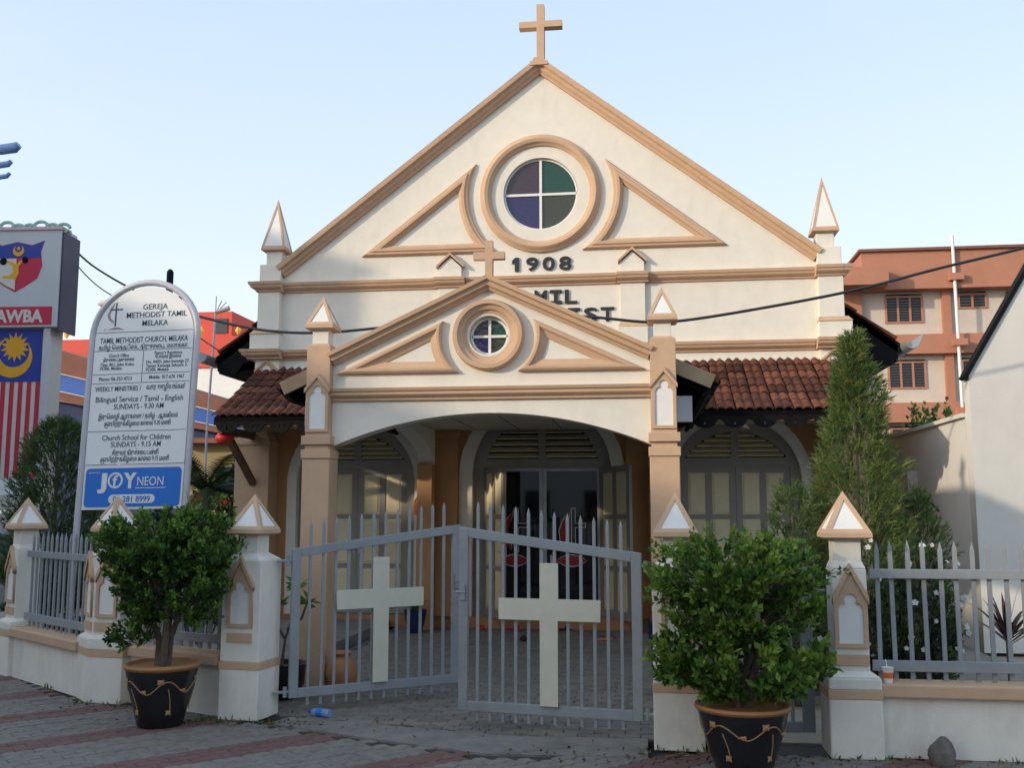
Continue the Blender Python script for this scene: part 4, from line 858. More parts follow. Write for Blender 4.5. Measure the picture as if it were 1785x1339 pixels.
strap_plant('green plant in blue glazed pot right of the church door', (1.55, -2.2, 0), 26, .24, .02, 'paleleaf', 33, .38, pot=(.14, .36, 'bluepot'))
# young branching plant in dark pot behind the left gate pier
rg = random.Random(41); fp = thing('frangipani', 'sparse branching plant in black pot behind left gate leaf', 'potted plant', (-1.72, -5.35, 0))
m = MB(); m.lathe([(.13, 0), (.20, .12), (.215, .29), (.23, .30), (.20, .30), (.19, .27), (.01, .28)], n=28); m.build('pot', 'pot', fp, smooth=45)
tr, lv = MB(), MB()
for pts in ([(0, 0, .25), (.03, 0, .50), (.10, 0, .72), (.13, 0, .95)], [(.03, 0, .50), (-.06, .02, .62), (-.07, 0, .80)], [(.05, 0, .58), (.18, -.02, .68), (.22, 0, .82)]):
    tr.tube(pts, [.016] + [.011] * (len(pts) - 2) + [.008], 6)
    for k in range(14): d = Vector((rg.gauss(0, 1), rg.gauss(0, 1), rg.uniform(-.2, .8))); leaf(lv, Vector(pts[-1]) + V(rg, .012), d, rg.uniform(.09, .15), .02, rg, rg.uniform(.4, .9))
tr.build('stem', 'bark', fp, smooth=True); lv.build('leaves', 'bush', fp)
# palm behind the sign
pm_ = thing('palm', 'palm with yellowing fronds between the sign and the church', 'palm', (onY(362, 800, .8).x, .8, 0)); rg = random.Random(51)
m = MB(); m.tube([(0, 0, -.03), (.05, 0, 1.0), (0, 0, 1.9)], [.10, .08, .07], 10); m.build('trunk', 'bark', pm_, smooth=True)
for k in range(18):
    a = k * 2.4; el = rg.uniform(.1, 1.2); d = Vector((math.cos(a) * math.cos(el), math.sin(a) * math.cos(el), math.sin(el))); q = Vector((0, 0, 1.9)); fr = MB(); L = rg.uniform(.9, 1.3); t0 = 1.0 if k in (2, 6, 9) else rg.uniform(.1, .5); spine = []
    for t in range(10):
        spine.append(q.copy()); sd = d.cross(Vector((0, 0, 1))).normalized()
        for sg in (-1, 1):
            for h in (0, .33, .66):
                o = q + d * (L / 10 * h); dd = (sd * sg + d * .8 - Vector((0, 0, .35))).normalized(); l = .38 * math.sin(math.pi * (.12 + .8 * t / 10)); w_ = d * .018
                fr.add([o - w_, o + w_, o + dd * l], [(0, 1, 2)], max(.001, min(1, t0 + rg.uniform(-.1, .1))))
        q = q + d * (L / 10); d = (d - Vector((0, 0, .13))).normalized()
    fr.tube(spine, .008, 4); fr.build('frond', 'palm', pm_)
# bushes and trees further back
shrub('shrub', 'green bush behind the sign post, under the palm', (-5.6, .6, 0), (0, 0, .9), (.8, .6, .85), 150, 24, .09, .03, 'darkleaf', 61)
shrub('shrub', 'light green treetop above the grey wall, before the apartments', (7.1, 7.0, 0), (0, 0, 3.0), (.6, .5, .8), 80, 20, .12, .04, 'bush', 62)
shrub('shrub', 'dark green bush filling the gap left of the church buttress', (onY(385, 900, 2.6).x, 2.6, 0), (0, 0, 1.15), (.85, .6, 1.1), 170, 26, .11, .035, 'darkleaf', 63)
shrub('shrub', 'dark green bush low behind the slanted railing under the sign', (-5.2, -2.6, 0), (0, 0, .55), (.9, .5, .55), 150, 24, .08, .026, 'darkleaf', 64)
# ================================================================== church notice board
SH = Matrix(((1, 0, .033, -.033 * 2.6), (0, 1, 0, 0), (.017, 0, 1, 0), (0, 0, 0, 1)))      # the old board has racked a little
sg_ = thing('church_sign', 'arched white church notice board on grey posts, blue panel below', 'sign', (-3.735, -4.2, 0))
def sgn(o): o.data.transform(SH); return o
m = MB(); hw = .575; zs = 3.40
pts = [(-hw, 0, -.04), (-hw, 0, 1.2), (-hw, 0, zs)] + [(hw * math.cos(R(180 - t)), 0, zs + .565 * math.sin(R(t))) for t in range(8, 173, 8)] + [(hw, 0, zs), (hw, 0, 1.2), (hw, 0, -.04)]
m.tube(pts, .034, 12); sgn(m.build('frame', 'steel', sg_, smooth=True))
hb = .538
bl = [(-hb, 2.075), (hb, 2.075), (hb, zs)] + [(hb * math.cos(R(t)), zs + .515 * math.sin(R(t))) for t in range(8, 173, 8)] + [(-hb, zs)]
bo = sgn(shape('board', [bl], .012, -.012, 'signface', sg_))
bp_ = sgn(shape('panel_back', [[(-hb, 1.615), (hb, 1.615), (hb, 2.068), (-hb, 2.068)]], .012, -.010, 'white', sg_))
rr = lambda x0, x1, z0, z1, r: arc(x1 - r, z1 - r, r, 0, 90, 4) + arc(x0 + r, z1 - r, r, 90, 180, 4) + arc(x0 + r, z0 + r, r, 180, 270, 4) + arc(x1 - r, z0 + r, r, 270, 360, 4)
bpan = sgn(shape('blue_panel', [rr(-.515, .515, 1.64, 2.035, .04)], -.0105, -.0135, 'navy', sg_))
def tam(s):
    pre = 'ெேை'; out = []
    for ch in s:
        if ch in pre:
            k = len(out) - 1; out.insert(max(k, 0), ch)
        elif ch in 'ொோ': k = len(out) - 1; out.insert(max(k, 0), 'ெ' if ch == 'ொ' else 'ே'); out.append('ா')
        else: out.append(ch)
    return ''.join(out)
def stext(body, xc, z, width, h=None, mt='signtext', parent=None, bold=.003, y=-.0145, name='lettering'):
    me = text_mesh(body, 1, 1, bold, ext=.01)
    if not me.vertices: return
    xs = [v.co.x for v in me.vertices]; zs_ = [v.co.y for v in me.vertices]; W_ = max(xs) - min(xs); k = width / W_
    sz = k if h is None else h / .73
    me.transform(Matrix.Translation((xc, y, z)) @ XZ @ Matrix.Diagonal((k, sz, .1, 1)) @ Matrix.Translation((-(max(xs) + min(xs)) / 2, -.36, 0)))
    o = mk(name, me, mt, parent or bo); sgn(o); return o
zp = lambda py: 3.335 - (py - 597) * .005935
for body, xc, py, wd, h in (('GEREJA', .10, 534, .27, .060), ('METHODIST TAMIL', .12, 548, .66, .060), ('MELAKA', .11, 563, .28, .060), ('TAMIL METHODIST CHURCH, MELAKA', .0, 592, .96, .060),
        (tam('தமிழ் மெத்தடிஸ்ட் திருச்சபை, மலாக்கா.'), 0, 604, .98, .050), ('Church Office', -.26, 619, .22, .036), (tam('திருச்சபை அலுவலகம்'), -.26, 626, .34, .034),
        ('Opp. 861, Jalan Kubu,', -.27, 634.5, .37, .034), ('75300, Melaka', -.34, 641.5, .24, .034), ("Pastor's Residence", .28, 616.5, .30, .034), (tam('போதகர் இல்லம்'), .28, 623, .28, .034),
        ('No. 440D, Jalan kenanga 27,', .28, 632, .47, .034), ('Taman Kenanga Seksyen 3,', .27, 639, .45, .034), ('75200, Melaka', .17, 646, .25, .034), ('Phone: 06-333 4713', -.28, 660, .36, .040), ('Mobile:', .15, 659, .12, .040), ('017-676 1967', .35, 659, .24, .040),
        ('WEEKLY MINISTRIES /', -.24, 677.5, .50, .052), (tam('வார ஊழியங்கள்'), .28, 676, .42, .055), ('Bilingual Service / Tamil - English', 0, 696, .95, .060), ('SUNDAYS - 9.30 AM', .0, 709, .54, .056),
        (tam('இருமொழி ஆராதனை / தமிழ் - ஆங்கிலம்'), 0, 726, .86, .050), (tam('ஞாயிற்றுக்கிழமை காலை 9.30 மணி'), 0, 738.5, .72, .050), ('Church School for Children', 0, 763, .74, .058), ('SUNDAYS - 9.15 AM', 0, 775, .54, .056),
        (tam('சிறுவர் திருச்சபை பள்ளி'), 0, 789, .50, .050), (tam('ஞாயிற்றுக்கிழமை காலை 9.15 மணி'), 0, 800, .74, .050)):
    stext(body, xc, zp(py), wd, h)
for py, x0, x1 in ((578, -.53, .53), (610.5, -.53, .53), (652, -.53, .53), (668, -.53, .53), (752, -.53, .53)):
    m = MB(); m.box(x0, x1, -.0145, -.0125, zp(py) - .0025, zp(py) + .0025); sgn(m.build('rule', 'signtext', bo))
m = MB(); m.box(.005, .010, -.0145, -.0125, zp(668), zp(610.5)); sgn(m.build('rule', 'signtext', bo))
ex, ez = -.33, zp(567)      # cross, flame and fish emblem
sgn(shape('emblem_cross', [[(ex - .008, ez), (ex + .008, ez), (ex + .008, ez + .17), (ex + .075, ez + .17), (ex + .075, ez + .185), (ex + .008, ez + .185), (ex + .008, ez + .25), (ex - .008, ez + .25), (ex - .008, ez + .185), (ex - .06, ez + .185), (ex - .06, ez + .17), (ex - .008, ez + .17)]], -.0125, -.0145, 'signtext', bo))
sgn(shape('emblem_flame', [[(ex - .02, ez + .03), (ex - .075, ez + .07), (ex - .095, ez + .12), (ex - .06, ez + .2), (ex - .02, ez + .25), (ex - .03, ez + .2), (ex - .065, ez + .13), (ex - .05, ez + .08), (ex - .02, ez + .06)]], -.0125, -.0142, 'mauve', bo))
sgn(shape('emblem_fish', [[(ex - .12, ez - .055), (ex - .11, ez - .03), (ex - .07, ez - .036)] + [(ex - .07 + .17 * t / 8, ez - .035 + .026 * math.sin(math.pi * t / 8)) for t in range(9)] + [(ex - .07 + .17 * (8 - t) / 8, ez - .035 - .026 * math.sin(math.pi * t / 8)) for t in range(9)] + [(ex - .115, ez - .022)]], -.0125, -.0142, 'mauve', bo))
stext('J', -.33, 1.91, .10, .15, 'white', bpan, .05, -.0155); stext('Y', -.03, 1.91, .14, .15, 'white', bpan, .05, -.0155)
sgn(shape('letter_ring', [circ(-.19, 1.91, .082, 28), circ(-.19, 1.91, .062, 28)], -.0137, -.0155, 'white', bpan)); stext('f', -.19, 1.91, .06, .11, 'white', bpan, .02, -.0155)
stext('NEON', .19, 1.90, .28, .095, 'white', bpan, 0, -.0155); m = MB(); m.box(.03, .36, -.0155, -.0137, 1.825, 1.832); sgn(m.build('rule', 'white', bpan))
stext('Sponsored by', -.42, 1.995, .12, .02, 'white', bpan, 0, -.0155)
nb = sgn(shape('number_plate', [rr(-.25, .25, 1.675, 1.765, .044)], -.0137, -.0150, 'white', bpan)); stext('06-281 8999', .0, 1.72, .40, .062, 'navy', bpan, .015, -.0165)
# ================================================================== association billboard at the left
bb = thing('billboard', 'tall two-tier billboard with crest above a striped flag panel, at the left edge', 'billboard', (-9.38, 2.0, 0), R(4))
m = MB(); m.box(-.78, .76, 0, .55, 4.76, 6.52); bx = m.build('upper_box', mat('billboard_white', (.50, .53, .55), .5, .04, 2), bb, bevel=.01)
m = MB(); m.box(.761, .79, .02, .60, 4.70, 6.45); m.build('side_panel', mat('dark_purple_panel', (.05, .04, .08), .5, .1, 3), bx)
for k in range(8):
    x = -.68 + k * .205; m = MB(); m.tube([(x + .12 * math.cos(R(t)), .05, 6.53 + .075 * math.sin(R(t)) + (.05 if k in (2, 5) else 0)) for t in range(0, 360, 30)], .03, 6); m.build('cloud_scroll', 'mint', bx, smooth=True)
m = MB(); m.box(-.80, .78, -.03, .3, 6.49, 6.545); m.build('cornice', 'pink', bx)
s0 = [(-.52, 6.30), (-.30, 6.22), (-.03, 6.28), (.24, 6.22), (.46, 6.30), (.40, 6.10), (.44, 5.85), (.36, 5.62), (.15, 5.48), (-.03, 5.38), (-.21, 5.48), (-.42, 5.62), (-.50, 5.85), (-.46, 6.10)]
shape('crest_field', [s0], -.001, -.006, 'flagred', bx); shape('crest_white', [[(-.03, 5.42), (-.03, 5.98), (-.46, 5.98), (-.48, 5.85), (-.40, 5.64), (-.20, 5.50)]], -.0065, -.010, 'flagwhite', bx)
shape('crest_chief', [[(-.51, 6.29), (-.30, 6.21), (-.03, 6.27), (.24, 6.21), (.45, 6.29), (.40, 6.10), (.41, 5.99), (-.47, 5.99), (-.46, 6.10)]], -.0065, -.010, 'flagblue', bx)
def crescent(cx, cz, r, r2, off, a, n=24):
    o1 = arc(cx, cz, r, a + 25, a + 335, n); c2 = (cx + off * math.cos(R(a)), cz + off * math.sin(R(a))); b1, b2 = o1[0], o1[-1]
    a1 = math.degrees(math.atan2(b2[1] - c2[1], b2[0] - c2[0])); a0 = math.degrees(math.atan2(b1[1] - c2[1], b1[0] - c2[0]))
    while a1 < a0 + 90: a1 += 360
    return o1 + arc(c2[0], c2[1], math.hypot(b1[0] - c2[0], b1[1] - c2[1]), a1, a0, n)[1:-1]
def star(cx, cz, r, r2, n, rot=90): return [(cx + (r if i % 2 == 0 else r2) * math.cos(R(rot + 180 * i / n)), cz + (r if i % 2 == 0 else r2) * math.sin(R(rot + 180 * i / n))) for i in range(2 * n)]
shape('crest_crescent', [crescent(.0, 6.12, .10, .08, .04, 90)], -.0105, -.014, 'flagyellow', bx); shape('crest_star', [star(0, 6.16, .05, .02, 5)], -.0105, -.014, 'flagyellow', bx)
m = MB()      # small lifter figure of the crest, flat print
shape('crest_figure', [[(-.10, 5.62), (-.02, 5.60), (.03, 5.72), (.02, 5.84), (.10, 5.93), (.06, 5.96), (-.02, 5.88), (-.10, 5.92), (-.22, 5.95), (-.20, 5.91), (-.10, 5.86), (-.07, 5.74), (-.14, 5.68), (-.26, 5.67), (-.26, 5.63)]], -.0105, -.0135, 'flagyellow', bx)
shape('crest_weight', [circ(-.26, 5.93, .065, 16)], -.014, -.017, 'dark', bx); shape('crest_weight', [circ(.13, 5.95, .055, 16)], -.014, -.017, 'dark', bx)
rb = shape('name_band', [[(-.74, 4.80), (.66, 4.80), (.66, 5.12), (-.74, 5.12)]], -.001, -.008, 'flagred', bx)
me = text_mesh('AWBA', 1, 1, .04, ext=.01); xs = [v.co.x for v in me.vertices]; k = .86 / (max(xs) - min(xs)); me.transform(Matrix.Translation((.08, -.0095, 4.96)) @ XZ @ Matrix.Diagonal((k, .30, .1, 1)) @ Matrix.Translation((-(max(xs) + min(xs)) / 2, -.36, 0))); mk('lettering', me, 'flagwhite', bx)
m = MB(); m.box(-.70, .62, .12, .50, 1.6, 4.755); lo = m.build('lower_box', 'flagwhite', bb, bevel=.01)
m = MB(); m.box(.50, .62, .06, .12, 1.9, 4.755); m.build('edge_post', 'steel', lo)
fb = shape('flag_canton', [[(-.70, 3.82), (.46, 3.82), (.46, 4.74), (-.70, 4.74)]], .119, .108, 'flagblue', lo)
shape('flag_star', [star(-.02, 4.43, .27, .16, 14)], .1075, .104, 'flagyellow', lo); shape('flag_crescent', [crescent(-.06, 4.25, .36, .3, .10, 75)], .1075, .104, 'flagyellow', lo)
for k in range(8):
    x0 = -.70 + k * 1.16 / 7.5; x1 = x0 + 1.16 / 15
    if x1 <= .47: shape('flag_stripe', [[(x0, 2.16), (x1, 2.16), (x1, 3.815), (x0, 3.815)]], .119, .110, 'flagred', lo)
lb_ = shape('caption_panel', [[(-.72, 1.86), (.40, 1.86), (.40, 2.12), (-.72, 2.12)]], .119, .105, 'signface', lo)
m = MB(); m.box(-.6, -.45, .2, .4, -.06, 1.6); m.build('post', 'steel', bb); m = MB(); m.box(.35, .5, .2, .4, -.06, 1.6); m.build('post', 'steel', bb)
# blue scroll ornament of a decorative lamp at the left edge
ol = thing('decorative_lamp', 'blue cloud-scroll street ornament cut off by the left edge, high up', 'street lamp', onY(-75, 900, -1.0)); ol.location.z = -.06
zz = onY(0, 270, -1.0).z; m = MB(); m.tube([(0, 0, 0), (0, 0, zz + .5)], .06, 10); m.build('pole', 'blue', ol)
for z0, L, r in ((.14, .57, .075), (-.10, .47, .045), (-.28, .46, .035)):
    m = MB(); m.tube([(0, 0, zz + z0 + .03), (L * .5, 0, zz + z0), (L * .9, 0, zz + z0 + .02), (L, 0, zz + z0 + .06)], [r * .6, r, r, r * .7], 10); m.build('scroll', mat('pale_blue_scroll', (.22, .36, .62), .5, .2, 12), ol, smooth=True)
# ================================================================== wires, poles
def cable(label, pts, r, Y=None, mt='black'):
    P = [onY(a, b, Y) if Y is not None else onY(a, b, y) for a, b, *y_ in pts for y in (y_ or [Y])]
    out = []
    for i in range(len(P) - 1):
        p0, p1, p2, p3 = P[max(i - 1, 0)], P[i], P[i + 1], P[min(i + 2, len(P) - 1)]
        for t in range(6):
            t /= 6; out.append(.5 * ((2 * p1) + (p2 - p0) * t + (2 * p0 - 5 * p1 + 4 * p2 - p3) * t * t + (3 * p1 - p0 - 3 * p2 + p3) * t ** 3))
    out.append(P[-1]); m = MB(); m.tube(out, r, 6); o = m.build('overhead_cable', mt, smooth='all'); tag(o, label, 'cable', 'overhead cables')
cable('thick black cable sagging across the church front to the upper right', [(300, 535), (345, 551), (455, 575), (560, 580), (700, 568), (860, 556), (1000, 551), (1120, 561), (1180, 560), (1300, 542), (1480, 508), (1640, 467), (1785, 432), (1900, 398)], .016, -3.0)
cable('dark wire from the billboard top down behind the sign arch', [(118, 422), (160, 462), (232, 505), (300, 535)], .02, 3.0)
cable('thin wire below the first, from the billboard to the sign', [(118, 440), (150, 480), (190, 512), (260, 545)], .012, 3.2)
cable('lowest thin wire, crossing the red building right of the sign', [(335, 580), (400, 622), (470, 650)], .012, 3.4)
po = thing('utility_pole', 'dark rounded pole top rising behind the sign arch', 'pole', (onY(287, 700, 4.0).x, 4.0, -.06))
zt_ = onY(287, 470, 4.0).z + .06; m = MB(); m.tube([(0, 0, 0), (0, 0, zt_ - .05), (0, 0, zt_)], [.075, .065, .03], 12); m.build('pole', 'dark', po, smooth=True)
m = MB(); m.box(-.25, .25, -.03, .03, zt_ - .6, zt_ - .54); m.build('crossarm', 'dark', po)
sl_ = thing('street_lamp', 'street lamp head poking out left of the sign arch', 'street lamp', (onY(215, 700, 9.0).x, 9.0, -.06))
zt_ = onY(180, 527, 9.0).z + .06; m = MB(); m.tube([(0, 0, 0), (0, 0, zt_ - .1), (-.15, 0, zt_)], .05, 10); m.build('pole', 'steel', sl_, smooth=True)
m = MB(); m.lathe([(.02, -.38), (.075, -.30), (.09, -.1), (.06, .1), (.04, .3)], n=12, M4=Matrix.Translation((-.42, 0, zt_)) @ Matrix.Rotation(R(84), 4, 'Y')); m.build('lamp_head', 'rendergrey', sl_, smooth=True)
lp_ = thing('lamp_pole', 'slender grey pole with small lamp before the red building', 'lamp post', (onY(360, 760, 5.0).x, 5.0, -.06))
a, b = onY(360, 760, 5.0) - lp_.location, onY(376, 546, 5.0) - lp_.location; m = MB(); m.tube([(a.x, 0, 0), a, b], .024, 8); m.build('pole', 'steel', lp_, smooth=True)
m = MB(); m.tube([b + Vector((.02, 0, .02)), b + Vector((.28, 0, .10))], [.04, .055], 8); m.build('lamp_head', 'rendergrey', lp_, smooth=True)
m = MB()
for d in ((.0, .35), (.12, .25), (.22, .22)): m.tube([b, b + Vector((d[0], 0, d[1]))], .008, 4)
m.build('antenna', 'dark', lp_)
ln = thing('paper_lantern', 'round red lantern hanging under the left end of the awning', 'lantern', onY(391, 764, -1.3)); m = MB(); m.lathe([(.03, -.075), (.085, -.06), (.115, -.02), (.115, .02), (.085, .06), (.03, .075)], n=20); m.build('shade', 'red', ln, smooth=True); m = MB(); m.tube([(0, 0, .07), (0, 0, .16)], .005, 5); m.build('cord', 'dark', ln)
# ================================================================== neighbours on the right
gw = thing('neighbour_house', 'white gable end at the right edge with steep dark verge board', 'house', (5.2, -1.65, 0))
def q_(px, py): q = onY(px, py, -1.65); return (q.x - 5.2, q.z)
lo_, hi_ = q_(1684, 655), q_(1790, 465); sl2 = (hi_[1] - lo_[1]) / (hi_[0] - lo_[0]); top = (lo_[0] + 3.2, lo_[1] + 3.2 * sl2)
shape('gable_wall', [[(0, 0), (6.4, 0), (6.4, lo_[1]), (3.2, top[1] - .1), (0, lo_[1])]], .2, 0, 'neigh', gw)
for s in (0, 1):
    A = Vector((lo_[0] - .02, 0, lo_[1] - .02 * sl2)); Bq = Vector((3.2, 0, top[1])); nn = Vector((-sl2, 0, 1)).normalized()
    if s: A.x, nn.x = 6.4 - A.x, -nn.x
    m = MB(); q = [A - nn * .02, Bq - nn * .02, Bq + nn * .025, A + nn * .025]; m.add([(p.x, y, p.z) for y in (-.03, .16) for p in q], [(0, 1, 2, 3), (7, 6, 5, 4), (0, 4, 5, 1), (1, 5, 6, 2), (2, 6, 7, 3), (3, 7, 4, 0)]); m.build('verge_board', 'dark', gw)
m = MB(); m.box(.3, 6.2, .21, 8, -.04, 2.6); m.build('rear_wall', 'neigh', gw)
bw = thing('side_wall', 'grey rendered wall with tiled coping at the right, beside the conifers', 'wall', (5.2, -1.44, 0))
m = MB(); m.box(0, .15, 0, 14, -.04, 2.70); m.build('wall', 'neigh', bw); m = MB(); m.box(-.05, .20, -.0, 14, 2.70, 2.75); m.build('coping', 'neigh', bw)
m = MB(); m.box(-.14, -.001, 2.2, 2.6, 1.75, 2.15); bx_ = m.build('meter_box', 'rendergrey', bw, bevel=.01); m = MB(); m.tube([(-.05, 2.3, 1.75), (-.06, 2.1, 1.55), (-.05, 1.6, 1.75), (-.03, 1.2, 1.6)], .015, 6); m.build('cable', 'black', bw, smooth=True)
# apartment block
ap = thing('apartment_block', 'terracotta and grey apartment block with louvred windows, behind the church right', 'building', (11.2, 32, 0))
m = MB(); m.box(0, 16, 0, 9, 0, 11.3); m.build('wall', 'rendergrey', ap)
for z0, z1, p in ((11.3, 13.0, .7), (8.44, 9.3, .5), (5.42, 6.28, .5), (2.4, 3.26, .5)):
    m = MB(); m.box(-.02, 16.1, -p, 9.1, z0, z1); m.build('spandrel_band', 'orange', ap)
m = MB(); m.box(-.15, 16.3, -.85, 9.2, 13.0, 13.12); m.build('roof_edge', 'roofbrown', ap)
m = MB(); m.box(-1.9, .9, -1.6, -.705, 11.35, 12.15); m.build('balcony', 'orange', ap); m = MB(); m.box(-1.9, -.021, -.7, 8, 11.35, 12.15); m.build('balcony', 'orange', ap)
m = MB(); m.box(-.7, .0, -.3, 8, 0, 11.35); m.build('stair_wall', 'orange', ap)
for x in (3.45, 8.0, 12.5):
    m = MB(); m.box(x, x + .35, -.25, 0, 0, 11.3); m.build('column', 'orange', ap)
    m = MB(); m.tube([(x + .45, -.78, 0), (x + .38, -.85, 13.6)], .07, 10); m.build('drain_pipe', 'white', ap, smooth=True)
    for z in (11.9, 9.0, 6.0): m = MB(); m.box(x + .15, x + .75, -1.0, -.71, z - .3, z); m.build('pipe_bracket', 'orange', ap)
for st in range(4):
    for x0, wd, z0, z1, nl in ((1.08, 1.55, 9.96, 11.04, 3), (4.2, 1.15, 10.55, 11.08, 2), (6.2, 1.4, 9.96, 11.04, 3), (9.3, 1.5, 9.96, 11.04, 3), (13.4, 1.5, 9.96, 11.04, 3)):
        dz = -st * 2.95; z0_, z1_ = z0 + dz, z1 + dz
        if z0_ < .3: continue
        wn = thing('x', None, None); wn.name = 'window'; wn.parent = ap; wn.location = (x0, -.001, z0_)
        h = z1_ - z0_; m = MB(); m.box(-.06, wd + .06, -.06, 0, -.07, 0); m.box(-.06, wd + .06, -.06, 0, h, h + .06)
        for k in range(nl + 1): x = k * wd / nl; m.box(x - .045, x + .045, -.06, 0, 0, h)
        m.build('frame', 'orange', wn)
        for k in range(nl):
            xa, xb = k * wd / nl + .045, (k + 1) * wd / nl - .045; m = MB(); m.box(xa, xb, -.012, -.0, 0, h); m.build('pane', 'g_win', wn)
            m = MB(); n = int(h / .11)
            for j in range(n): z = (j + .5) * h / n; m.add([(xa, -.05, z - .02), (xb, -.05, z - .02), (xb, -.02, z + .025), (xa, -.02, z + .025)], [(0, 1, 2, 3)])
            tag(m.build('louvre_blades', 'g_win', wn), kind='stuff')
        m = MB(); m.box(0, wd, -.10, 0, h + .10, h + .14); m.build('vent_strip', 'dark', wn)
# ================================================================== left background
rbld = thing('red_building', 'bright red and white building with rooftop tank room, behind the sign', 'building', (-26, 30, 0))
m = MB(); m.box(0, 9.0, 0, 8, 8.2, 9.65); m.build('parapet', 'redwall', rbld); m = MB(); m.box(0, 9.4, .1, 8, 0, 8.2); m.build('wall', 'white', rbld)
m = MB(); m.box(6.5, 8.3, .6, 4, 9.65, 10.95); m.build('tank_room', 'redwall', rbld); m = MB(); m.box(7.5, 8.1, .55, .6, 9.9, 10.6); m.build('tank_room_window', 'g_win', rbld)
for x in (.4, 7.1, 8.9): m = MB(); m.lathe([(.02, -.2), (.17, 0), (.02, .24)], n=4, M4=Matrix.Translation((x, -.05, 9.9)) @ Matrix.Diagonal((1, .3, 1, 1))); m.build('gold_ornament', 'flagyellow', rbld)
m = MB(); m.box(9.45, 10.1, -.6, .05, 6.5, 7.1); ac = m.build('air_conditioner', 'rendergrey', rbld, bevel=.03); m = MB(); m.lathe([(.22, 0), (.22, .02)], n=20, M4=Matrix.Translation((9.72, -.605, 6.8)) @ Matrix.Rotation(R(90), 4, 'X')); m.build('fan_grille', 'dark', ac)
m = MB(); m.box(9.4, 12.5, .3, 8, 0, 7.9); m.build('annex_wall', 'white', rbld)
mk_ = thing('market_hall', 'low hall with sloping brown roof and blue fascia, behind the sign', 'building', (onY(90, 700, 17).x, 17, 0))
def mh(px, py): q = onY(px, py, 17); return (q.x - mk_.location.x, q.z)
a, b, c_, d = mh(60, 597), mh(480, 724), mh(480, 742), mh(60, 640)
shape('roof', [[d, c_, b, a]], 6, -.35, 'roofbrown', mk_); e, f_ = mh(480, 765), mh(60, 672)
shape('fascia', [[f_, e, (c_[0], c_[1] - .02), (d[0], d[1] - .02)]], .05, -.2, 'blue', mk_); e2, f2 = mh(480, 775), mh(60, 690)
shape('lower_fascia', [[f2, e2, (e[0], e[1] - .02), (f_[0], f_[1] - .02)]], .05, -.1, 'roofbrown', mk_)
shape('wall', [[(f2[0], -.05), (e2[0], -.05), (e2[0], e2[1] - .02), (f2[0], f2[1] - .02)]], 5, .3, mat('hall_wall', (.03, .045, .12), .8, .2, 2), mk_)
yb = thing('shophouse', 'small yellow and orange house front seen under the left awning', 'building', (onY(395, 830, 15).x - 1.5, 15, 0))
m = MB(); m.box(0, 3.0, 0, 4, 1.4, 3.6); m.build('upper_wall', mat('yellow_wall', (.30, .24, .12), .8, .08, 2), yb); m = MB(); m.box(0, 3.0, .05, 4, -.05, 1.4); m.build('lower_wall', 'orange', yb); m = MB(); m.box(1.2, 2.0, -.04, .0, 2.1, 2.9); m.build('window', 'g_win', yb); m = MB(); m.box(-.1, 3.1, -.5, 4, 3.6, 3.75); m.build('roof', 'roofbrown', yb)
# parked car at the left edge
car = thing('parked_car', 'blue-grey parked car cut off by the left edge', 'car', (onZ(-95, 1008, -.06).x, onZ(-95, 1008, -.06).y, -.06), R(52))
body = [(-2.0, .28), (2.0, .28), (2.1, .5), (2.05, .78), (1.25, .90), (.6, 1.36), (-.95, 1.40), (-1.6, .98), (-2.05, .92), (-2.12, .6)]
me = curve_mesh([body], .82, .07); me.transform(XZ); mk('body', me, 'carpaint', car)
for s in (-1, 1):
    shape('side_window', [[(-1.35, .95), (1.05, .93), (.55, 1.28), (-.9, 1.32)]], s * .825 + .004, s * .825 - .004, 'g_win', car)
    for x in (-1.3, 1.3):
        m = MB(); m.lathe([(.30, -.09), (.32, -.05), (.32, .05), (.30, .09)], n=24, M4=Matrix.Translation((x, s * .76, .32)) @ Matrix.Rotation(R(90), 4, 'X')); wh = m.build('wheel', 'tyre', car, smooth=40)
        m = MB(); m.lathe([(.20, -.1), (.20, .1)], n=16, M4=Matrix.Translation((x, s * .76, .32)) @ Matrix.Rotation(R(90), 4, 'X')); m.build('rim', 'steel', wh)
    m = MB(); m.box(2.02, 2.10, s * .62 - .15, s * .62 + .15, .60, .74); m.build('headlight', 'white', car, bevel=.02)
shape('windscreen', [[(-.62, .95), (.62, .95), (.55, 1.30), (-.55, 1.30)]], .004, -.004, 'g_win', car).matrix_local = Matrix.Translation((.93, 0, 0)) @ Matrix.Rotation(R(90), 4, 'Z')
# ================================================================== small things
cu = thing('paper_cup', 'white paper cup with orange band and straw on right wall', 'cup', (onY(1549, 1196, -6.84).x, -6.84, .476))
m = MB(); m.lathe([(.026, 0), (.036, .095), (.039, .10), (.033, .10)], n=20); m.build('cup', 'white', cu, smooth=40); m = MB(); m.lathe([(.0300, .03), (.0347, .068)], n=20); m.build('band', mat('orange_print', (.7, .16, .03), .5), cu, smooth=True); m = MB(); m.tube([(0, 0, .05), (-.012, 0, .15)], .003, 6); m.build('straw', 'white', cu)
rg = random.Random(71); rk = MB(); bm = bmesh.new(); bmesh.ops.create_icosphere(bm, subdivisions=3, radius=1)
for v in bm.verts: n_ = math.sin(v.co.x * 4 + 1) * .07 + math.sin(v.co.y * 5 + v.co.z * 3) * .07 + rg.uniform(-.03, .03); v.co *= 1 + n_; v.co.x *= .085; v.co.y *= .075; v.co.z = max(v.co.z, -.55) * .115 + .055
me = bpy.data.meshes.new('rock'); bm.to_mesh(me); bm.free(); o = mk('rock', me, 'rock'); o.location = (3.25, -7.0, 0); tag(o, 'dark weathered rock at the foot of the right wall', 'rock')
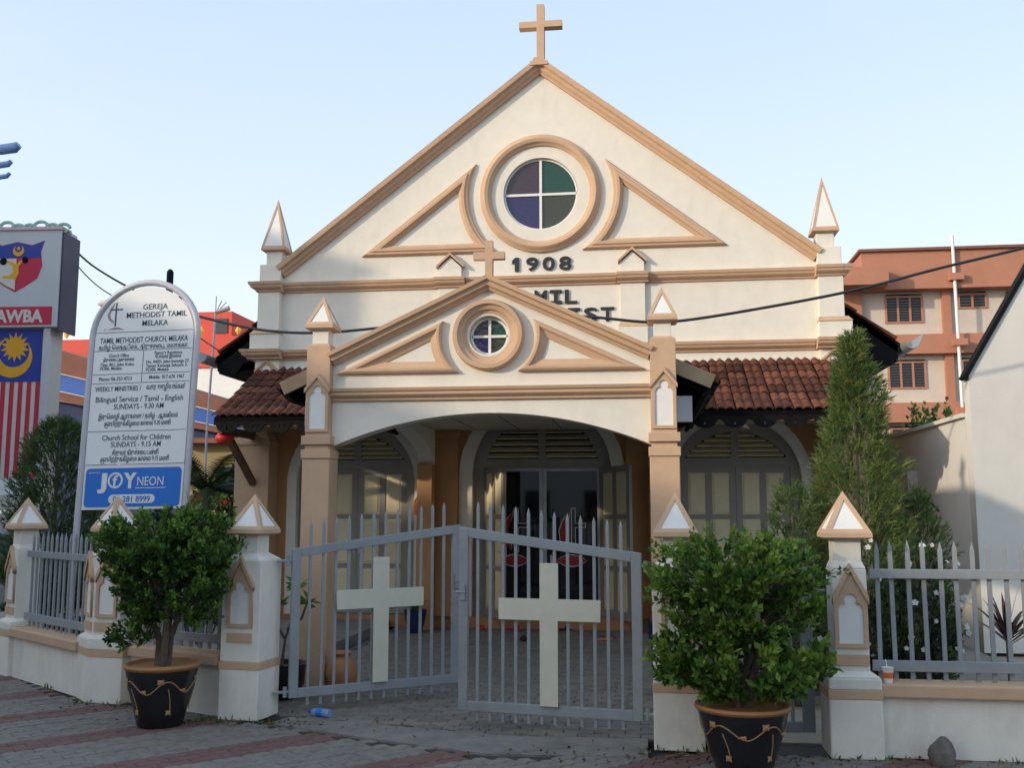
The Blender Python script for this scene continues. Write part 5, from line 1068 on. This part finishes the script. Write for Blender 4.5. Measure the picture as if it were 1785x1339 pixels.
bt = thing('plastic_bottle', 'clear blue plastic bottle lying by the left gate pier', 'bottle', onZ(560, 1243, .035), R(-25))
m = MB(); m.lathe([(.028, -.09), (.032, -.08), (.030, -.03), (.032, 0), (.030, .03), (.032, .06), (.013, .10), (.013, .105)], n=18, M4=Matrix.Rotation(R(-90), 4, 'Y')); m.build('body', 'bottle', bt, smooth=True); m = MB(); m.lathe([(.015, .106), (.015, .125)], n=14, M4=Matrix.Rotation(R(-90), 4, 'Y')); m.build('cap', 'blue', bt); m = MB(); m.lathe([(.0325, -.02), (.0325, .035)], n=18, M4=Matrix.Rotation(R(-90), 4, 'Y')); m.build('wrapper', 'navy', bt, smooth=True)
def shoe(label, loc, rz, mt):
    p = thing('sandal', label, 'shoe', loc, rz, 'footwear by the door'); sole = [(.045 * math.sin(t * .5236) * (1 if math.cos(t * .5236) < 0 else .8), .13 * -math.cos(t * .5236)) for t in range(12)]
    m = MB(); m.prism(sole, 0, .025); m.build('sole', mt, p, bevel=.006); m = MB(); m.tube([(-.04, -.04, .02), (-.02, -.05, .055), (.02, -.05, .055), (.04, -.04, .02)], .010, 6); m.build('strap', mt, p, smooth=True)
for lab, px_, py_, rz, mt in (('red sandal left of the door on the step', 846, 1092, .4, 'red'), ('red sandal before the glass door', 902, 1094, 1.2, 'red'), ('black sandal alone on the paving before the door', 912, 1117, .2, 'tyre'), ('black shoe beside the centre of the door step', 985, 1093, 1.5, 'tyre'), ('brown sandal right of the door', 1054, 1117, 2.2, 'terra'), ('dark sandal nearest the right gate leaf', 1060, 1112, .9, 'timber')):
    q = onZ(px_, py_, .0); shoe(lab, (q.x, min(q.y, -.15), .002), rz, mt)
def jar(label, loc, k):
    p = thing('clay_jar', label, 'jar', loc); m = MB(); m.lathe([(.09 * k, 0), (.15 * k, .10 * k), (.17 * k, .2 * k), (.13 * k, .31 * k), (.08 * k, .36 * k), (.095 * k, .40 * k), (.075 * k, .40 * k), (.06 * k, .35 * k)], n=28); m.build('body', 'terra', p, smooth=True)
    m = MB(); m.lathe([(.098 * k, .385 * k), (.108 * k, .395 * k), (.1 * k, .412 * k), (.078 * k, .402 * k)], n=28); m.build('lip', 'terra', p, smooth=True)
jar('terracotta jar at the foot of the left porch column', (-1.30, -4.95, 0), .85); jar('terracotta jar beside the right gate pier', (1.62, -5.5, 0), .9)
hb_ = thing('hanging_plaque', 'small orange plaque hanging by a cord on the porch wall', 'plaque', (onY(735, 886, -.02).x, -.012, onY(735, 886, -.02).z))
m = MB(); m.box(-.11, .11, -.018, .0, -.09, .09); m.build('board', mat('orange_board', (.55, .17, .03), .5, .1, 9), hb_, bevel=.006); m = MB(); m.tube([(-.10, -.012, .088), (0, -.006, .27), (.10, -.012, .088)], .005, 5); m.build('cord', 'dark', hb_)
lt_ = MB(); rg = random.Random(81)
for k in range(420):
    cxk, cyk, sp = rg.choice([(-1.9, -6.42, .22), (-1.35, -6.35, .2), (.9, -7.0, .4), (1.55, -7.0, .15), (2.4, -7.0, .3), (-.3, -6.3, .5), (-2.9, -5.95, .25), (3.2, -6.98, .5)])
    q = Vector((cxk + rg.gauss(0, sp), cyk + rg.gauss(0, sp * .35), .008)); leaf(lt_, q, Vector((rg.gauss(0, 1), rg.gauss(0, 1), rg.uniform(-.05, .25))), rg.uniform(.015, .05), rg.uniform(.004, .012), rg, rg.random())
tag(lt_.build('leaf_litter', leaf_mat('dry_litter', [(.03, .02, .012), (.12, .07, .03), (.25, .2, .1)], .1, .8)), 'dry leaves and scraps scattered along the fence foot', 'litter', kind='stuff')
wd_ = MB(); rg = random.Random(91)
for cxk, cyk, n_ in ((-1.9, -6.34, 26), (-1.5, -6.36, 14), (-1.36, -6.0, 10), (-2.9, -5.85, 18), (-3.3, -5.82, 12), (-3.9, -5.2, 14), (1.47, -6.88, 12), (1.8, -6.88, 14), (2.55, -6.95, 10), (2.95, -6.93, 16), (3.7, -6.93, 14), (4.4, -6.93, 12)):
    for k in range(n_):
        q = Vector((cxk + rg.gauss(0, .09), cyk + rg.gauss(0, .012), 0)); leaf(wd_, q, Vector((rg.gauss(0, .5), rg.gauss(0, .4) - .2, 1)), rg.uniform(.02, .07), rg.uniform(.003, .008), rg, rg.random())
tag(wd_.build('weeds', 'bush'), 'small weeds growing along the foot of the fence', 'weeds', kind='stuff')
# ================================================================== out-of-view buildings: left blocks added to cast shade; row behind shows in door glass
def block(label, x0, x1, y0, y1, h, mt, face):
    p = thing('offview_building', label, 'building', ((x0 + x1) / 2, (y0 + y1) / 2, 0), 0, 'shop buildings across the street'); a, b = (x1 - x0) / 2, (y1 - y0) / 2
    m = MB(); m.box(-a, a, -b, b, -.06, h); m.build('wall', mt, p); m = MB(); m.box(-a - .1, a + .1, -b - .1, b + .1, h, h + .15); m.build('roof', 'roofbrown', p)
    L = (b if face == 'x' else a)
    for fl in range(int(h / 3.2)):
        n = int(2 * L / 2.6)
        for k in range(n):
            t = -L + (k + .5) * 2 * L / n; z = 1.2 + fl * 3.2
            m = MB()
            if face == 'x': m.box(a, a + .04, t - .55, t + .55, z, z + 1.3)
            else: m.box(t - .55, t + .55, b, b + .04, z, z + 1.3)
            m.build('window', 'g_win', p)
block('tall unseen block left of the view, added to shade the left facade', -24, -13, -7.3, -1.5, 8.75, 'rendergrey', 'x')  # added out of view; height set by the shade wanted on the facade
block('low unseen block left of the view, added to let sun into the porch', -23, -13, -10.4, -7.31, 5.2, 'white', 'x')  # added out of view; kept low so a sun patch reaches the doors
block('long unseen block left behind the viewer, added to shade fence and yard', -24, -13, -26, -10.41, 6.85, 'rendergrey', 'x')  # added out of view; height set to keep fence and ground shaded
block('long white shop row facing the church from behind the viewer', -10, 22, -40, -31, 8.0, 'white', 'y')
